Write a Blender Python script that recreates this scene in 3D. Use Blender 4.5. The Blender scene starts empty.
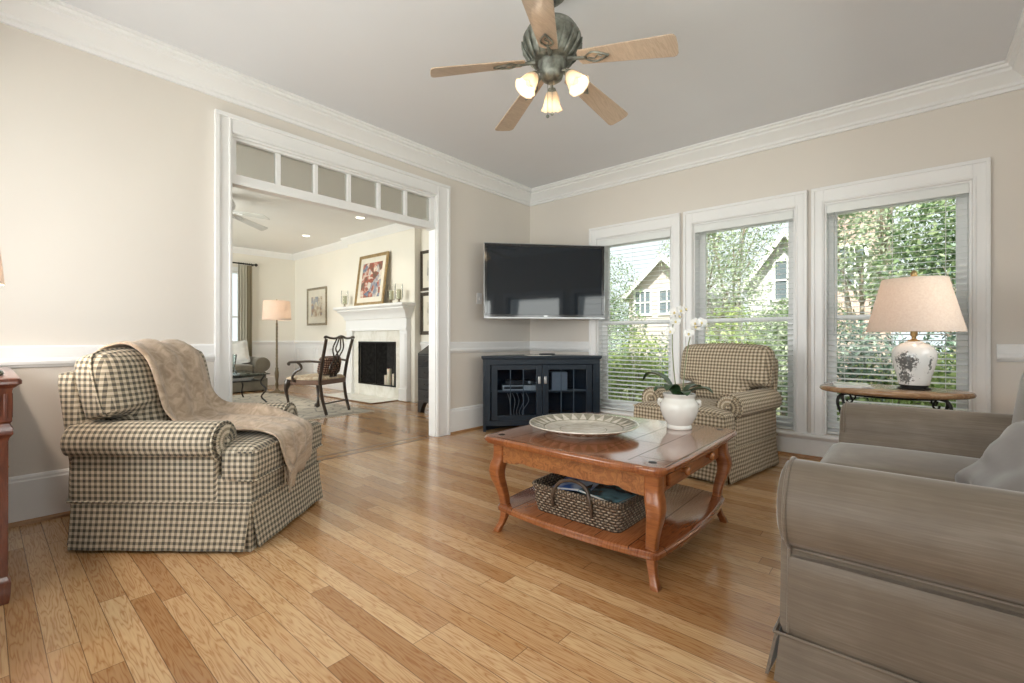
import bpy, bmesh, math, random
from mathutils import Vector, Matrix, noise
from mathutils.bvhtree import BVHTree
C = bpy.context.scene.collection
S = bpy.context.scene
PI = math.pi
random.seed(7)

# ------------------------------------------------------------------ camera
CX, CY, CZ = 3.5414, -4.4458, 0.98
YAW = math.atan(396 / 459.0)
cd = bpy.data.cameras.new('camera')
cam = bpy.data.objects.new('camera', cd)
C.objects.link(cam)
cam.location = (CX, CY, CZ)
cam.rotation_euler = (PI / 2, 0, YAW)
cd.sensor_width = 36.0
cd.lens = 36.0 * 459 / 1024
cd.shift_y = -3.5 / 1024
cd.clip_start = 0.03
cd.clip_end = 200
S.camera = cam

# ------------------------------------------------------------------ world, sun, daylight, added fill lamps, exposure
S.view_settings.view_transform = 'Standard'
S.view_settings.look = 'None'
S.view_settings.gamma = 1.0
S.view_settings.use_curve_mapping = False
S.view_settings.exposure = 0.0
w = bpy.data.worlds.new('world')
S.world = w
w.use_nodes = True
bg = w.node_tree.nodes['Background']
bg.inputs[0].default_value = (0.90, 0.96, 1.0, 1)
bg.inputs[1].default_value = 1.3


def light(name, kind, loc, power, col=(1, 1, 1), size=None, aim=None, radius=None):
    d = bpy.data.lights.new(name, kind)
    d.energy = power
    d.color = col
    o = bpy.data.objects.new(name, d)
    C.objects.link(o)
    o.location = loc
    if kind == 'AREA':
        d.shape = 'RECTANGLE'
        d.size, d.size_y = size
    if radius is not None:
        d.shadow_soft_size = radius
    if aim is not None:
        o.rotation_euler = (Vector(aim) - Vector(loc)).to_track_quat('-Z', 'Y').to_euler()
    return o


sun = light('sun', 'SUN', (0, -10, 20), 9.5, (1, 0.95, 0.85), aim=(0.5, 0, -0.0))
sun.rotation_euler = (math.radians(34), math.radians(8), 0)
sun.data.angle = 0.03
# fill lamps added outside made-up rear windows; right a and b are window daylight
light('added_fill_rear_a', 'AREA', (0.95, -5.25, 1.40), 62, (1, 0.965, 0.965), (1.5, 1.8), (1.6, -1.5, 2.0))
light('added_fill_rear_b', 'AREA', (2.95, -5.25, 1.40), 46, (1, 0.965, 0.965), (1.5, 1.8), (2.95, -1.5, 2.3))
light('daylight_right_a', 'AREA', (4.55, -1.25, 1.38), 14, (1, 0.98, 0.95), (1.2, 0.8), (0, -1.25, 2.4))
light('daylight_right_b', 'AREA', (4.55, -2.75, 1.38), 16, (1, 0.98, 0.95), (1.2, 0.8), (0, -2.75, 2.4))
light('added_fill_right_c', 'AREA', (4.55, -4.22, 1.38), 20, (1, 0.98, 0.95), (0.9, 0.8), (0, -4.22, 1.0))  # extra fill for the low left wall, outside an added window
# fill lamp added to brighten the parlour, outside an added rear window
light('added_fill_parlour', 'AREA', (-3.4, -5.45, 1.45), 205, (1, 0.98, 0.95), (3.6, 1.9), (-3.4, -1, 2.2))


# ------------------------------------------------------------------ node helpers
def mk(name):
    m = bpy.data.materials.new(name)
    m.use_nodes = True
    m.node_tree.nodes.clear()
    return m, m.node_tree


def nd(nt, t, props=None, **ins):
    n = nt.nodes.new('ShaderNode' + t)
    for k, v in (props or {}).items():
        setattr(n, k, v)
    for k, v in ins.items():
        key = int(k[1:]) if (k[0] == 'i' and k[1:].isdigit()) else k.replace('_', ' ')
        s = n.inputs[key]
        if isinstance(v, bpy.types.NodeSocket):
            nt.links.new(v, s)
        else:
            s.default_value = v
    return n


def mt(nt, op, a, b=0.0, c=0.0):
    return nd(nt, 'Math', {'operation': op}, i0=a, i1=b, i2=c).outputs[0]


def rgba(c):
    return (c[0], c[1], c[2], 1)


def mixc(nt, f, a, b, mode='MIX'):
    n = nt.nodes.new('ShaderNodeMix')
    n.data_type = 'RGBA'
    n.blend_type = mode
    for i, v in ((0, f), (6, a), (7, b)):
        if isinstance(v, bpy.types.NodeSocket):
            nt.links.new(v, n.inputs[i])
        elif i == 0:
            n.inputs[0].default_value = v
        else:
            n.inputs[i].default_value = rgba(v)
    return n.outputs[2]


def ramp(nt, f, stops):
    r = nd(nt, 'ValToRGB', None, Fac=f)
    e = r.color_ramp.elements
    while len(e) < len(stops):
        e.new(0.5)
    for q, (p, c) in zip(e, stops):
        q.position = p
        q.color = rgba(c) if len(c) == 3 else c
    return r.outputs[0]


def fin(m, nt, col, rough=0.5, metal=0.0, bump=None, bs=0.3, bd=0.01, **extra):
    b = nd(nt, 'BsdfPrincipled')
    def put(k, v):
        if isinstance(v, bpy.types.NodeSocket):
            nt.links.new(v, b.inputs[k])
        else:
            b.inputs[k].default_value = rgba(v) if (isinstance(v, tuple) and len(v) == 3) else v
    put('Base Color', col)
    put('Roughness', rough)
    put('Metallic', metal)
    for k, v in extra.items():
        put(k.replace('_', ' '), v)
    if bump is not None:
        bn = nd(nt, 'Bump', None, Strength=bs, Distance=bd, Height=bump)
        nt.links.new(bn.outputs[0], b.inputs['Normal'])
    o = nd(nt, 'OutputMaterial')
    nt.links.new(b.outputs[0], o.inputs[0])
    return m


def plain(name, col, rough=0.5, metal=0.0, var=0.06, scale=8, bs=0.05, **extra):
    m, nt = mk(name)
    tc = nd(nt, 'TexCoord').outputs['Object']
    n = nd(nt, 'TexNoise', None, Vector=tc, Scale=scale, Detail=4.0).outputs[0]
    lo = tuple(max(0, c * (1 - var)) for c in col)
    hi = tuple(min(1, c * (1 + var)) for c in col)
    return fin(m, nt, ramp(nt, n, [(0.3, lo), (0.7, hi)]), rough, metal, n, bs, 0.005, **extra)


def emit(name, col, strength):
    m, nt = mk(name)
    e = nd(nt, 'Emission', None, Color=rgba(col), Strength=strength)
    o = nd(nt, 'OutputMaterial')
    nt.links.new(e.outputs[0], o.inputs[0])
    return m


def uvxy(nt):
    s = nd(nt, 'SeparateXYZ', None, Vector=nd(nt, 'TexCoord').outputs['UV'])
    return s.outputs[0], s.outputs[1]


def gingham(name, period, cream, mid, dark):
    m, nt = mk(name)
    u, v = uvxy(nt)
    def stripe(x):
        fr = mt(nt, 'FRACT', mt(nt, 'DIVIDE', x, period))
        return mt(nt, 'GREATER_THAN', fr, 0.5)
    a, b = stripe(u), stripe(v)
    s = mt(nt, 'MULTIPLY', mt(nt, 'ADD', a, b), 0.5)
    col = ramp(nt, s, [(0.0, cream), (0.5, mid), (1.0, dark)])
    uvv = nd(nt, 'TexCoord').outputs['UV']
    nz = nd(nt, 'TexNoise', None, Vector=uvv, Scale=380.0, Detail=2.0).outputs[0]
    col = mixc(nt, 0.35, col, ramp(nt, nz, [(0.3, (0.45, 0.45, 0.45)), (0.7, (1, 1, 1))]), 'MULTIPLY')
    big = nd(nt, 'TexNoise', None, Vector=nd(nt, 'TexCoord').outputs['Object'], Scale=9.0, Detail=3.0).outputs[0]
    h = mt(nt, 'ADD', mt(nt, 'MULTIPLY', nz, 0.12), mt(nt, 'MULTIPLY', big, 1.6))
    return fin(m, nt, col, 0.9, 0, h, 0.5, 0.012, Sheen_Weight=0.1)


def planks(name, axis_u, width, length, cols, gap=0.018, rough=0.25, grain=1.0, coat=0.0, src='world', joint=(0.12, 0.06, 0.025), matte=0.0, ulim=None):
    """strip boards running along axis_u (0 = X, 1 = Y)"""
    m, nt = mk(name)
    pos = nd(nt, 'NewGeometry').outputs['Position'] if src == 'world' else nd(nt, 'TexCoord').outputs['Object']
    sp = nd(nt, 'SeparateXYZ', None, Vector=pos)
    u, v = sp.outputs[axis_u], sp.outputs[1 - axis_u]
    vr = mt(nt, 'DIVIDE', v, width)
    row = mt(nt, 'FLOOR', vr)
    rr = nd(nt, 'TexWhiteNoise', {'noise_dimensions': '1D'}, W=row).outputs[0]
    uu = mt(nt, 'ADD', mt(nt, 'DIVIDE', u, length), mt(nt, 'MULTIPLY', rr, 13.7))
    seg = mt(nt, 'FLOOR', uu)
    pid = mt(nt, 'ADD', mt(nt, 'MULTIPLY', row, 31.7), mt(nt, 'MULTIPLY', seg, 7.13))
    pr = nd(nt, 'TexWhiteNoise', {'noise_dimensions': '1D'}, W=pid).outputs[0]
    base = ramp(nt, pr, [(i / (len(cols) - 1), c) for i, c in enumerate(cols)])
    # grain, offset per board
    gv = nd(nt, 'CombineXYZ', None, X=mt(nt, 'ADD', mt(nt, 'MULTIPLY', u, 1.3), mt(nt, 'MULTIPLY', pr, 57.0)),
            Y=mt(nt, 'MULTIPLY', v, 15.0), Z=mt(nt, 'MULTIPLY', pr, 9.0)).outputs[0]
    n1 = nd(nt, 'TexNoise', None, Vector=gv, Scale=1.5, Detail=3.0, Roughness=0.5).outputs[0]
    rings = mt(nt, 'FRACT', mt(nt, 'MULTIPLY', n1, 13.0))
    rings = mt(nt, 'POWER', mt(nt, 'ABSOLUTE', mt(nt, 'SUBTRACT', mt(nt, 'MULTIPLY', rings, 2.0), 1.0)), 2.5)
    gv2 = nd(nt, 'CombineXYZ', None, X=mt(nt, 'MULTIPLY', u, 6.0), Y=mt(nt, 'MULTIPLY', v, 160.0), Z=pr).outputs[0]
    n2 = nd(nt, 'TexNoise', None, Vector=gv2, Scale=1.0, Detail=2.0).outputs[0]
    g = mt(nt, 'ADD', mt(nt, 'MULTIPLY', rings, 0.60 * grain), mt(nt, 'MULTIPLY', n2, 0.45 * grain))
    col = mixc(nt, g, base, mixc(nt, 1.0, base, (0.58, 0.40, 0.26), 'MULTIPLY'))
    fv = mt(nt, 'FRACT', vr)
    fu = mt(nt, 'FRACT', uu)
    ev = mt(nt, 'MINIMUM', fv, mt(nt, 'SUBTRACT', 1.0, fv))
    eu = mt(nt, 'MULTIPLY', mt(nt, 'MINIMUM', fu, mt(nt, 'SUBTRACT', 1.0, fu)), length / width)
    ed = mt(nt, 'MINIMUM', ev, eu)
    line = mt(nt, 'LESS_THAN', ed, gap)
    if ulim:
        line = mt(nt, 'MULTIPLY', line, mt(nt, 'LESS_THAN', mt(nt, 'ABSOLUTE', u), ulim))
    col = mixc(nt, mt(nt, 'MULTIPLY', line, 0.75 + .2 * matte), col, joint)
    hgt = mt(nt, 'SUBTRACT', mt(nt, 'MULTIPLY', n2, 0.12), mt(nt, 'MULTIPLY', line, 0.6))
    rg = mt(nt, 'ADD', rough - 0.05, mt(nt, 'MULTIPLY', n2, 0.1))
    keep = mt(nt, 'SUBTRACT', 1.0, mt(nt, 'MULTIPLY', line, matte))
    return fin(m, nt, col, rg, 0, hgt, 0.22, 0.003, Coat_Weight=mt(nt, 'MULTIPLY', keep, coat), Coat_Roughness=0.12, Specular_IOR_Level=mt(nt, 'MULTIPLY', keep, 0.5))


def wood(name, c1, c2, rough=0.3, sc=(3, 3, 30), coat=0.2, knots=0.0):
    m, nt = mk(name)
    tc = nd(nt, 'TexCoord').outputs['Object']
    mp = nd(nt, 'Mapping', None, Vector=tc, Scale=sc).outputs[0]
    n = nd(nt, 'TexNoise', None, Vector=mp, Scale=1.0, Detail=5.0, Roughness=0.6, Distortion=0.8).outputs[0]
    rg = mt(nt, 'FRACT', mt(nt, 'MULTIPLY', n, 6.0))
    rg = mt(nt, 'ABSOLUTE', mt(nt, 'SUBTRACT', mt(nt, 'MULTIPLY', rg, 2.0), 1.0))
    f = mt(nt, 'ADD', mt(nt, 'MULTIPLY', rg, 0.4), mt(nt, 'MULTIPLY', n, 0.6))
    col = ramp(nt, f, [(0.2, c1), (0.8, c2)])
    return fin(m, nt, col, rough, 0, n, 0.08, 0.004, Coat_Weight=coat, Coat_Roughness=0.15)


def glass(name, tint=(1, 1, 1), refl=0.08, rough=0.0, ior=1.35):
    m, nt = mk(name)
    t = nd(nt, 'BsdfTransparent', None, Color=rgba(tint))
    g = nd(nt, 'BsdfGlossy', None, Roughness=rough)
    fr = nd(nt, 'Fresnel', None, IOR=ior).outputs[0]
    mx = nd(nt, 'MixShader', None, Fac=fr, i1=t.outputs[0], i2=g.outputs[0])
    o = nd(nt, 'OutputMaterial')
    nt.links.new(mx.outputs[0], o.inputs[0])
    return m


def leafmat(name, cols, trans=0.35, rough=0.45):
    m, nt = mk(name)
    r = nd(nt, 'NewGeometry').outputs['Random Per Island']
    col = ramp(nt, r, [(i / (len(cols) - 1), c) for i, c in enumerate(cols)])
    p = nd(nt, 'BsdfPrincipled', None, Base_Color=col, Roughness=rough)
    t = nd(nt, 'BsdfTranslucent', None, Color=col)
    mx = nd(nt, 'MixShader', None, Fac=trans, i1=p.outputs[0], i2=t.outputs[0])
    o = nd(nt, 'OutputMaterial')
    nt.links.new(mx.outputs[0], o.inputs[0])
    return m


# ------------------------------------------------------------------ mesh helpers
def bmn():
    b = bmesh.new()
    b.loops.layers.uv.new('UVMap')
    return b


def _put(bm, verts, faces, M=None, uvs=None):
    if M is not None:
        verts = [M @ Vector(v) for v in verts]
    vs = [bm.verts.new(v) for v in verts]
    uvl = bm.loops.layers.uv.active
    for i, f in enumerate(faces):
        try:
            fc = bm.faces.new([vs[k] for k in f])
        except ValueError:
            continue
        fc.smooth = True
        if uvs is not None and uvs[i] is not None:
            for lp, uv in zip(fc.loops, uvs[i]):
                lp[uvl].uv = uv
            fc.tag = True
    return vs


def bx(bm, x0, x1, y0, y1, z0, z1, M=None):
    v = [(x0, y0, z0), (x1, y0, z0), (x1, y1, z0), (x0, y1, z0), (x0, y0, z1), (x1, y0, z1), (x1, y1, z1), (x0, y1, z1)]
    f = [(0, 3, 2, 1), (4, 5, 6, 7), (0, 1, 5, 4), (1, 2, 6, 5), (2, 3, 7, 6), (3, 0, 4, 7)]
    return _put(bm, v, f, M)


def prism(bm, poly, t0, t1, axis='z', M=None):
    """poly 2-D points; axis z: (x,y) extruded in z; y: (x,z) extruded in y; x: (y,z) extruded in x"""
    n = len(poly)
    def p3(p, t):
        return (p[0], p[1], t) if axis == 'z' else ((p[0], t, p[1]) if axis == 'y' else (t, p[0], p[1]))
    v = [p3(p, t0) for p in poly] + [p3(p, t1) for p in poly]
    f = [tuple(range(n))[::-1], tuple(range(n, 2 * n))]
    f += [(i, (i + 1) % n, n + (i + 1) % n, n + i) for i in range(n)]
    return _put(bm, v, f, M)


def loft(bm, rings, closed=True, cap=True, M=None, uv=True, uscale=None):
    rings = [[Vector(p) for p in r] for r in rings]
    n = len(rings[0])
    nu = n if closed else n - 1
    per = [0.0]
    mid = rings[len(rings) // 2]
    for i in range(nu):
        per.append(per[-1] + (mid[(i + 1) % n] - mid[i]).length)
    vl = [0.0]
    for a, b in zip(rings, rings[1:]):
        vl.append(vl[-1] + max((b[i] - a[i]).length for i in range(0, n, max(1, n // 6))))
    v = [p for r in rings for p in r]
    f, u = [], []
    for j in range(len(rings) - 1):
        for i in range(nu):
            k = (i + 1) % n
            f.append((j * n + i, j * n + k, (j + 1) * n + k, (j + 1) * n + i))
            u.append(((per[i], vl[j]), (per[i + 1], vl[j]), (per[i + 1], vl[j + 1]), (per[i], vl[j + 1])))
    if cap and closed:
        f.append(tuple(range(n))[::-1]); u.append(None)
        b0 = (len(rings) - 1) * n
        f.append(tuple(range(b0, b0 + n))); u.append(None)
    return _put(bm, v, f, M, u if uv else None)


def lathe(bm, prof, seg=32, c=(0, 0, 0), M=None, lobes=None):
    rings = []
    for r, z in prof:
        ring = []
        for i in range(seg):
            a = 2 * PI * i / seg
            rr = r * (1 + (lobes[1] * math.cos(lobes[0] * a) if lobes else 0))
            ring.append((c[0] + rr * math.cos(a), c[1] + rr * math.sin(a), c[2] + z))
        rings.append(ring)
    return loft(bm, rings, True, True, M)


def tube(bm, pts, r, seg=8, M=None, cap=True, flat=1.0):
    pts = [Vector(p) for p in pts]
    n = len(pts)
    rs = r if isinstance(r, (list, tuple)) else [r] * n
    t0 = (pts[1] - pts[0]).normalized()
    up = Vector((0, 0, 1)) if abs(t0.z) < 0.9 else Vector((1, 0, 0))
    nrm = t0.cross(up).normalized()
    rings = []
    for i, p in enumerate(pts):
        t = (pts[min(i + 1, n - 1)] - pts[max(i - 1, 0)]).normalized()
        nrm = (nrm - t * nrm.dot(t)).normalized()
        bi = t.cross(nrm)
        rings.append([p + nrm * (rs[i] * math.cos(2 * PI * k / seg)) + bi * (rs[i] * flat * math.sin(2 * PI * k / seg)) for k in range(seg)])
    return loft(bm, rings, True, cap, M)


def spline(pts, n=8):
    """Catmull-Rom through pts"""
    P = [Vector(p) for p in pts]
    P = [P[0] * 2 - P[1]] + P + [P[-1] * 2 - P[-2]]
    out = []
    for i in range(1, len(P) - 2):
        for k in range(n):
            t = k / n
            a, b, c, d = P[i - 1], P[i], P[i + 1], P[i + 2]
            out.append(0.5 * ((2 * b) + (c - a) * t + (2 * a - 5 * b + 4 * c - d) * t * t + (3 * b - a - 3 * c + d) * t ** 3))
    out.append(P[-2])
    return out


def cyl(bm, p0, p1, r0, r1=None, seg=16, M=None):
    return tube(bm, [p0, p1], [r0, r0 if r1 is None else r1], seg, M)


def sph(bm, c, r, seg=16, rings=10, M=None, s=(1, 1, 1)):
    R = []
    for j in range(rings + 1):
        a = -PI / 2 + PI * j / rings
        rr = max(1e-4, r * math.cos(a))
        R.append([(c[0] + s[0] * rr * math.cos(2 * PI * i / seg), c[1] + s[1] * rr * math.sin(2 * PI * i / seg), c[2] + s[2] * r * math.sin(a)) for i in range(seg)])
    return loft(bm, R, True, True, M)


def cushion(bm, w, d, h, r, crown=0.02, n=10, M=None, side=0.0, wrinkle=0.0, seed=0, pinch=0.0):
    """rounded box centred at the origin with bulging faces"""
    ts = [-1 + 2 * i / n for i in range(n + 1)]
    idx, verts, faces = {}, [], []
    def vert(a):
        k = tuple(round(q, 5) for q in a)
        if k in idx:
            return idx[k]
        hx, hy, hz = w / 2, d / 2, h / 2
        # edge-dense spacing
        b = [math.copysign(abs(q) ** 0.8, q) for q in a]
        p = Vector((b[0] * hx, b[1] * hy, b[2] * hz))
        q = Vector((max(-hx + r, min(hx - r, p.x)), max(-hy + r, min(hy - r, p.y)), max(-hz + r, min(hz - r, p.z))))
        dlt = p - q
        if dlt.length > 1e-6:
            p = q + dlt.normalized() * r
        fx, fy, fz = 1 - a[0] ** 2, 1 - a[1] ** 2, 1 - a[2] ** 2
        p.z += crown * fx * fy * a[2]
        p.x += side * fy * fz * a[0]
        p.y += side * fx * fz * a[1]
        if pinch:
            e = (abs(a[0]) * abs(a[1])) ** 3
            p.x *= 1 + pinch * e
            p.y *= 1 + pinch * e
            p.z *= 1 - 0.9 * max(abs(a[0]), abs(a[1])) ** 4
        if wrinkle:
            nv = noise.noise(Vector((p.x * 9 + seed, p.y * 9, p.z * 9)))
            p += p.normalized() * nv * wrinkle
        idx[k] = len(verts)
        verts.append(p)
        return idx[k]
    for ax in range(3):
        for sg in (-1, 1):
            for i in range(n):
                for j in range(n):
                    quad = []
                    for (du, dv) in ((0, 0), (1, 0), (1, 1), (0, 1)):
                        a = [0, 0, 0]
                        a[ax] = sg
                        a[(ax + 1) % 3] = ts[i + du]
                        a[(ax + 2) % 3] = ts[j + dv]
                        quad.append(vert(a))
                    faces.append(tuple(quad if sg > 0 else quad[::-1]))
    return _put(bm, verts, faces, M)


def box_uv(bm):
    uvl = bm.loops.layers.uv.active
    bm.normal_update()
    for f in bm.faces:
        if f.tag:
            continue
        n = f.normal
        ax = max(range(3), key=lambda i: abs(n[i]))
        for lp in f.loops:
            c = lp.vert.co
            lp[uvl].uv = (c.y, c.z) if ax == 0 else ((c.x, c.z) if ax == 1 else (c.x, c.y))


def obj(name, bm, mat, parent=None, bevel=0.0, seg=2, sharp=42, sub=0):
    box_uv(bm)
    bmesh.ops.recalc_face_normals(bm, faces=bm.faces)
    me = bpy.data.meshes.new(name)
    bm.to_mesh(me)
    bm.free()
    me.set_sharp_from_angle(angle=math.radians(sharp))
    o = bpy.data.objects.new(name, me)
    C.objects.link(o)
    if isinstance(mat, (list, tuple)):
        for q in mat:
            me.materials.append(q)
    else:
        me.materials.append(mat)
    if parent is not None:
        o.parent = parent
    if bevel > 0:
        b = o.modifiers.new('bevel', 'BEVEL')
        b.width = bevel
        b.segments = seg
        b.limit_method = 'ANGLE'
        b.angle_limit = math.radians(40)
        b.harden_normals = False
    if sub:
        s = o.modifiers.new('subdivision', 'SUBSURF')
        s.levels = s.render_levels = sub
    return o


def thing(name, label, cat, loc=(0, 0, 0), rz=0.0, group=None):
    o = bpy.data.objects.new(name, None)
    o.empty_display_size = 0.1
    C.objects.link(o)
    o.location = loc
    o.rotation_euler = (0, 0, rz)
    return tag(o, label, cat, group)


def tag(o, label, cat, group=None, kind=None):
    o['label'] = label
    o['category'] = cat
    if group:
        o['group'] = group
    if kind:
        o['kind'] = kind
    return o


def struct(name, bm, mat, parent=None, bevel=0.0, **k):
    o = obj(name, bm, mat, parent, bevel, **k)
    if parent is None:
        o['kind'] = 'structure'
    return o


def dup(root, loc, rz, label, group=None):
    r = root.copy()
    C.objects.link(r)
    r.location = loc
    r.rotation_euler = (0, 0, rz)
    r['label'] = label
    if group:
        r['group'] = group
    for ch in list(root.children):
        c = ch.copy()
        C.objects.link(c)
        c.parent = r
        for g in list(ch.children):
            q = g.copy()
            C.objects.link(q)
            q.parent = c
    return r


def sweep(bm, path, prof, ends=True):
    """profile [(out, z)] along an xy path, mitred; the room lies to the RIGHT of the path direction"""
    P = [Vector(p).to_2d() for p in path]
    ns = []
    for a, b in zip(P, P[1:]):
        t = (b - a).normalized()
        ns.append(Vector((t.y, -t.x)))
    rings = []
    for i, p in enumerate(P):
        if i == 0:
            o = ns[0]
        elif i == len(P) - 1:
            o = ns[-1]
        else:
            o = (ns[i - 1] + ns[i]) / (1 + ns[i - 1].dot(ns[i]))
        rings.append([(p.x + o.x * q, p.y + o.y * q, z) for q, z in prof])
    loft(bm, rings, True, ends)


Rz = lambda a: Matrix.Rotation(a, 4, 'Z')
Rx = lambda a: Matrix.Rotation(a, 4, 'X')
Ry = lambda a: Matrix.Rotation(a, 4, 'Y')
T = lambda x, y, z: Matrix.Translation((x, y, z))

# ------------------------------------------------------------------ materials
M_wall = plain('wall_paint', (0.77, 0.722, 0.665), 0.85, var=0.015, scale=1.5)
M_wall2 = plain('parlour_paint', (0.87, 0.835, 0.755), 0.85, var=0.015, scale=1.5)
M_trim = plain('white_trim', (0.89, 0.89, 0.89), 0.38, var=0.01)
M_ceil = plain('ceiling_paint', (0.79, 0.80, 0.83), 0.9, var=0.015, scale=1.2)
M_ceil2 = plain('parlour_ceiling_paint', (0.86, 0.86, 0.85), 0.9, var=0.015, scale=1.2)
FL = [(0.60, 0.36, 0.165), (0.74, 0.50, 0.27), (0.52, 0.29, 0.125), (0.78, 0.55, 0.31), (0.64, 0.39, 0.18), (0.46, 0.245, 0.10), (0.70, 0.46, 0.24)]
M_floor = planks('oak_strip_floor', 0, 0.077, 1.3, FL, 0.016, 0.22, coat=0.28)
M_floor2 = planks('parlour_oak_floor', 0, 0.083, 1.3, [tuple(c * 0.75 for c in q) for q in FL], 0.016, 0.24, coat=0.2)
M_inlay = wood('dark_oak_strip', (0.10, 0.045, 0.02), (0.2, 0.095, 0.04), 0.3, (30, 3, 3))
M_shoe = wood('oak_shoe_moulding', (0.30, 0.14, 0.05), (0.45, 0.24, 0.10), 0.4, (3, 3, 3))
M_glass = glass('window_glass', (0.97, 0.99, 0.98), ior=1.25)
M_cabglass = glass('cabinet_glass', (0.85, 0.9, 0.95), ior=1.3)
M_blind = plain('blind_slat_white', (0.82, 0.84, 0.83), 0.45, var=0.01)
M_ging = gingham('olive_gingham', 0.0265, (0.70, 0.62, 0.49), (0.36, 0.31, 0.23), (0.10, 0.092, 0.075))
M_ging2 = gingham('tan_gingham', 0.0265, (0.74, 0.64, 0.49), (0.42, 0.33, 0.22), (0.16, 0.125, 0.085))
M_black = plain('black_plastic', (0.012, 0.013, 0.015), 0.35)
M_iron = plain('dark_iron', (0.03, 0.028, 0.027), 0.45, 0.7)
M_silver = plain('brushed_silver', (0.62, 0.63, 0.64), 0.3, 0.9)
M_brass = plain('aged_brass', (0.42, 0.30, 0.14), 0.4, 0.85)
M_chord = plain('white_cord', (0.8, 0.8, 0.78), 0.7)

TL = 0.09                      # thickness of the left wall
RX, RY = 4.15, -4.87          # right wall, rear wall
H = 2.77
WIN = [(0.945, 1.785), (1.99, 2.83), (3.03, 3.875)]
WZ0, WZ1 = 0.205, 2.065

# ------------------------------------------------------------------ shell
b = bmn(); bx(b, 0.0, RX + .16, RY - .16, 0.16, -.12, 0)
struct('floor', b, M_floor)
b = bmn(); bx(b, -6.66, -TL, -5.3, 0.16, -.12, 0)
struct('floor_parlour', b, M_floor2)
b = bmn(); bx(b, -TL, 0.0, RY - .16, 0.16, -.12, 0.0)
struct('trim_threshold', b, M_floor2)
b = bmn()
for x in (-0.135, -0.02): bx(b, x - .012, x + .012, -3.3, -1.5, -.01, 0.0012)
struct('trim_floor_inlay', b, M_inlay)
b = bmn(); bx(b, -TL, RX + .16, RY - .16, .16, H, H + .15)
struct('ceiling', b, M_ceil)
b = bmn(); bx(b, -6.66, -TL, -5.3, .16, H, H + .15)
struct('ceiling_parlour', b, M_ceil2)

# left wall with the wide cased opening
OY0, OY1, OZ = -3.325, -1.485, 2.40
b = bmn()
bx(b, -TL, 0, RY - .16, OY0, 0, H); bx(b, -TL, 0, OY1, 0, 0, H); bx(b, -TL, 0, OY0, OY1, OZ, H)
struct('wall_left', b, M_wall)
# window wall
b = bmn()
xs = [-TL] + [q for p in WIN for q in p] + [RX + .16]
for i in range(0, len(xs), 2): bx(b, xs[i], xs[i + 1], 0, .16, 0, H)
for x0, x1 in WIN:
    bx(b, x0, x1, 0, .16, 0, WZ0); bx(b, x0, x1, 0, .16, WZ1, H)
struct('wall_back', b, M_wall)
# right wall with two windows by the sofa and a third added for fill
RW = [(-1.85, -0.65), (-3.35, -2.15), (-4.70, -3.75)]
b = bmn()
bx(b, RX, RX + .16, RY - .16, RW[2][0], 0, H); bx(b, RX, RX + .16, RW[2][1], RW[1][0], 0, H); bx(b, RX, RX + .16, RW[1][1], RW[0][0], 0, H); bx(b, RX, RX + .16, RW[0][1], 0, 0, H)
for y0, y1 in RW:
    bx(b, RX, RX + .16, y0, y1, 0, 1.0); bx(b, RX, RX + .16, y0, y1, 1.8, H)
struct('wall_right', b, M_wall)
# unseen rear wall; its two windows are added to let fill light in
BW = [(0.2, 1.7), (2.2, 3.7)]
b = bmn()
bx(b, -TL, BW[0][0], RY - .16, RY, 0, H); bx(b, BW[0][1], BW[1][0], RY - .16, RY, 0, H); bx(b, BW[1][1], RX + .16, RY - .16, RY, 0, H)
for x0, x1 in BW:
    bx(b, x0, x1, RY - .16, RY, 0, .55); bx(b, x0, x1, RY - .16, RY, 2.35, H)
struct('wall_rear', b, M_wall)

# parlour walls
b = bmn(); bx(b, -6.66, -3.69, 0, .16, 0, H); bx(b, -2.57, -TL, 0, .16, 0, H); bx(b, -3.69, -2.57, 0, .16, .94, H); bx(b, -3.69, -2.57, 0, .16, 0, .19); bx(b, -4.1, -3.67, -.12, 0, 0, H); bx(b, -2.59, -2.15, -.12, 0, 0, H)
bx(b, -3.67, -2.59, -.12, 0, .92, H); bx(b, -3.67, -2.59, -.12, 0, 0, .2)
struct('wall_parlour_back', b, M_wall2)
b = bmn()
bx(b, -6.66, -6.5, -5.3, -2.6, 0, H); bx(b, -6.66, -6.5, -1.05, 0, 0, H); bx(b, -6.66, -6.5, -2.6, -1.05, 0, .5); bx(b, -6.66, -6.5, -2.6, -1.05, 2.3, H)
struct('wall_parlour_left', b, M_wall2)
b = bmn()
bx(b, -6.66, -5.3, -5.3, -5.14, 0, H); bx(b, -1.5, -TL, -5.3, -5.14, 0, H); bx(b, -5.3, -1.5, -5.3, -5.14, 2.4, H); bx(b, -5.3, -1.5, -5.3, -5.14, 0, .5)  # wide opening added for the parlour fill lamp
struct('wall_parlour_rear', b, M_wall2)
# unseen roof slab, eaves deepened to keep the sun out of the rear windows
b = bmn(); bx(b, -7.4, RX + .9, -6.9, 0.55, H + .2, H + .32)
struct('roof', b, plain('sun_block_roofing', (0.2, 0.2, 0.2), 0.9))

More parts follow.
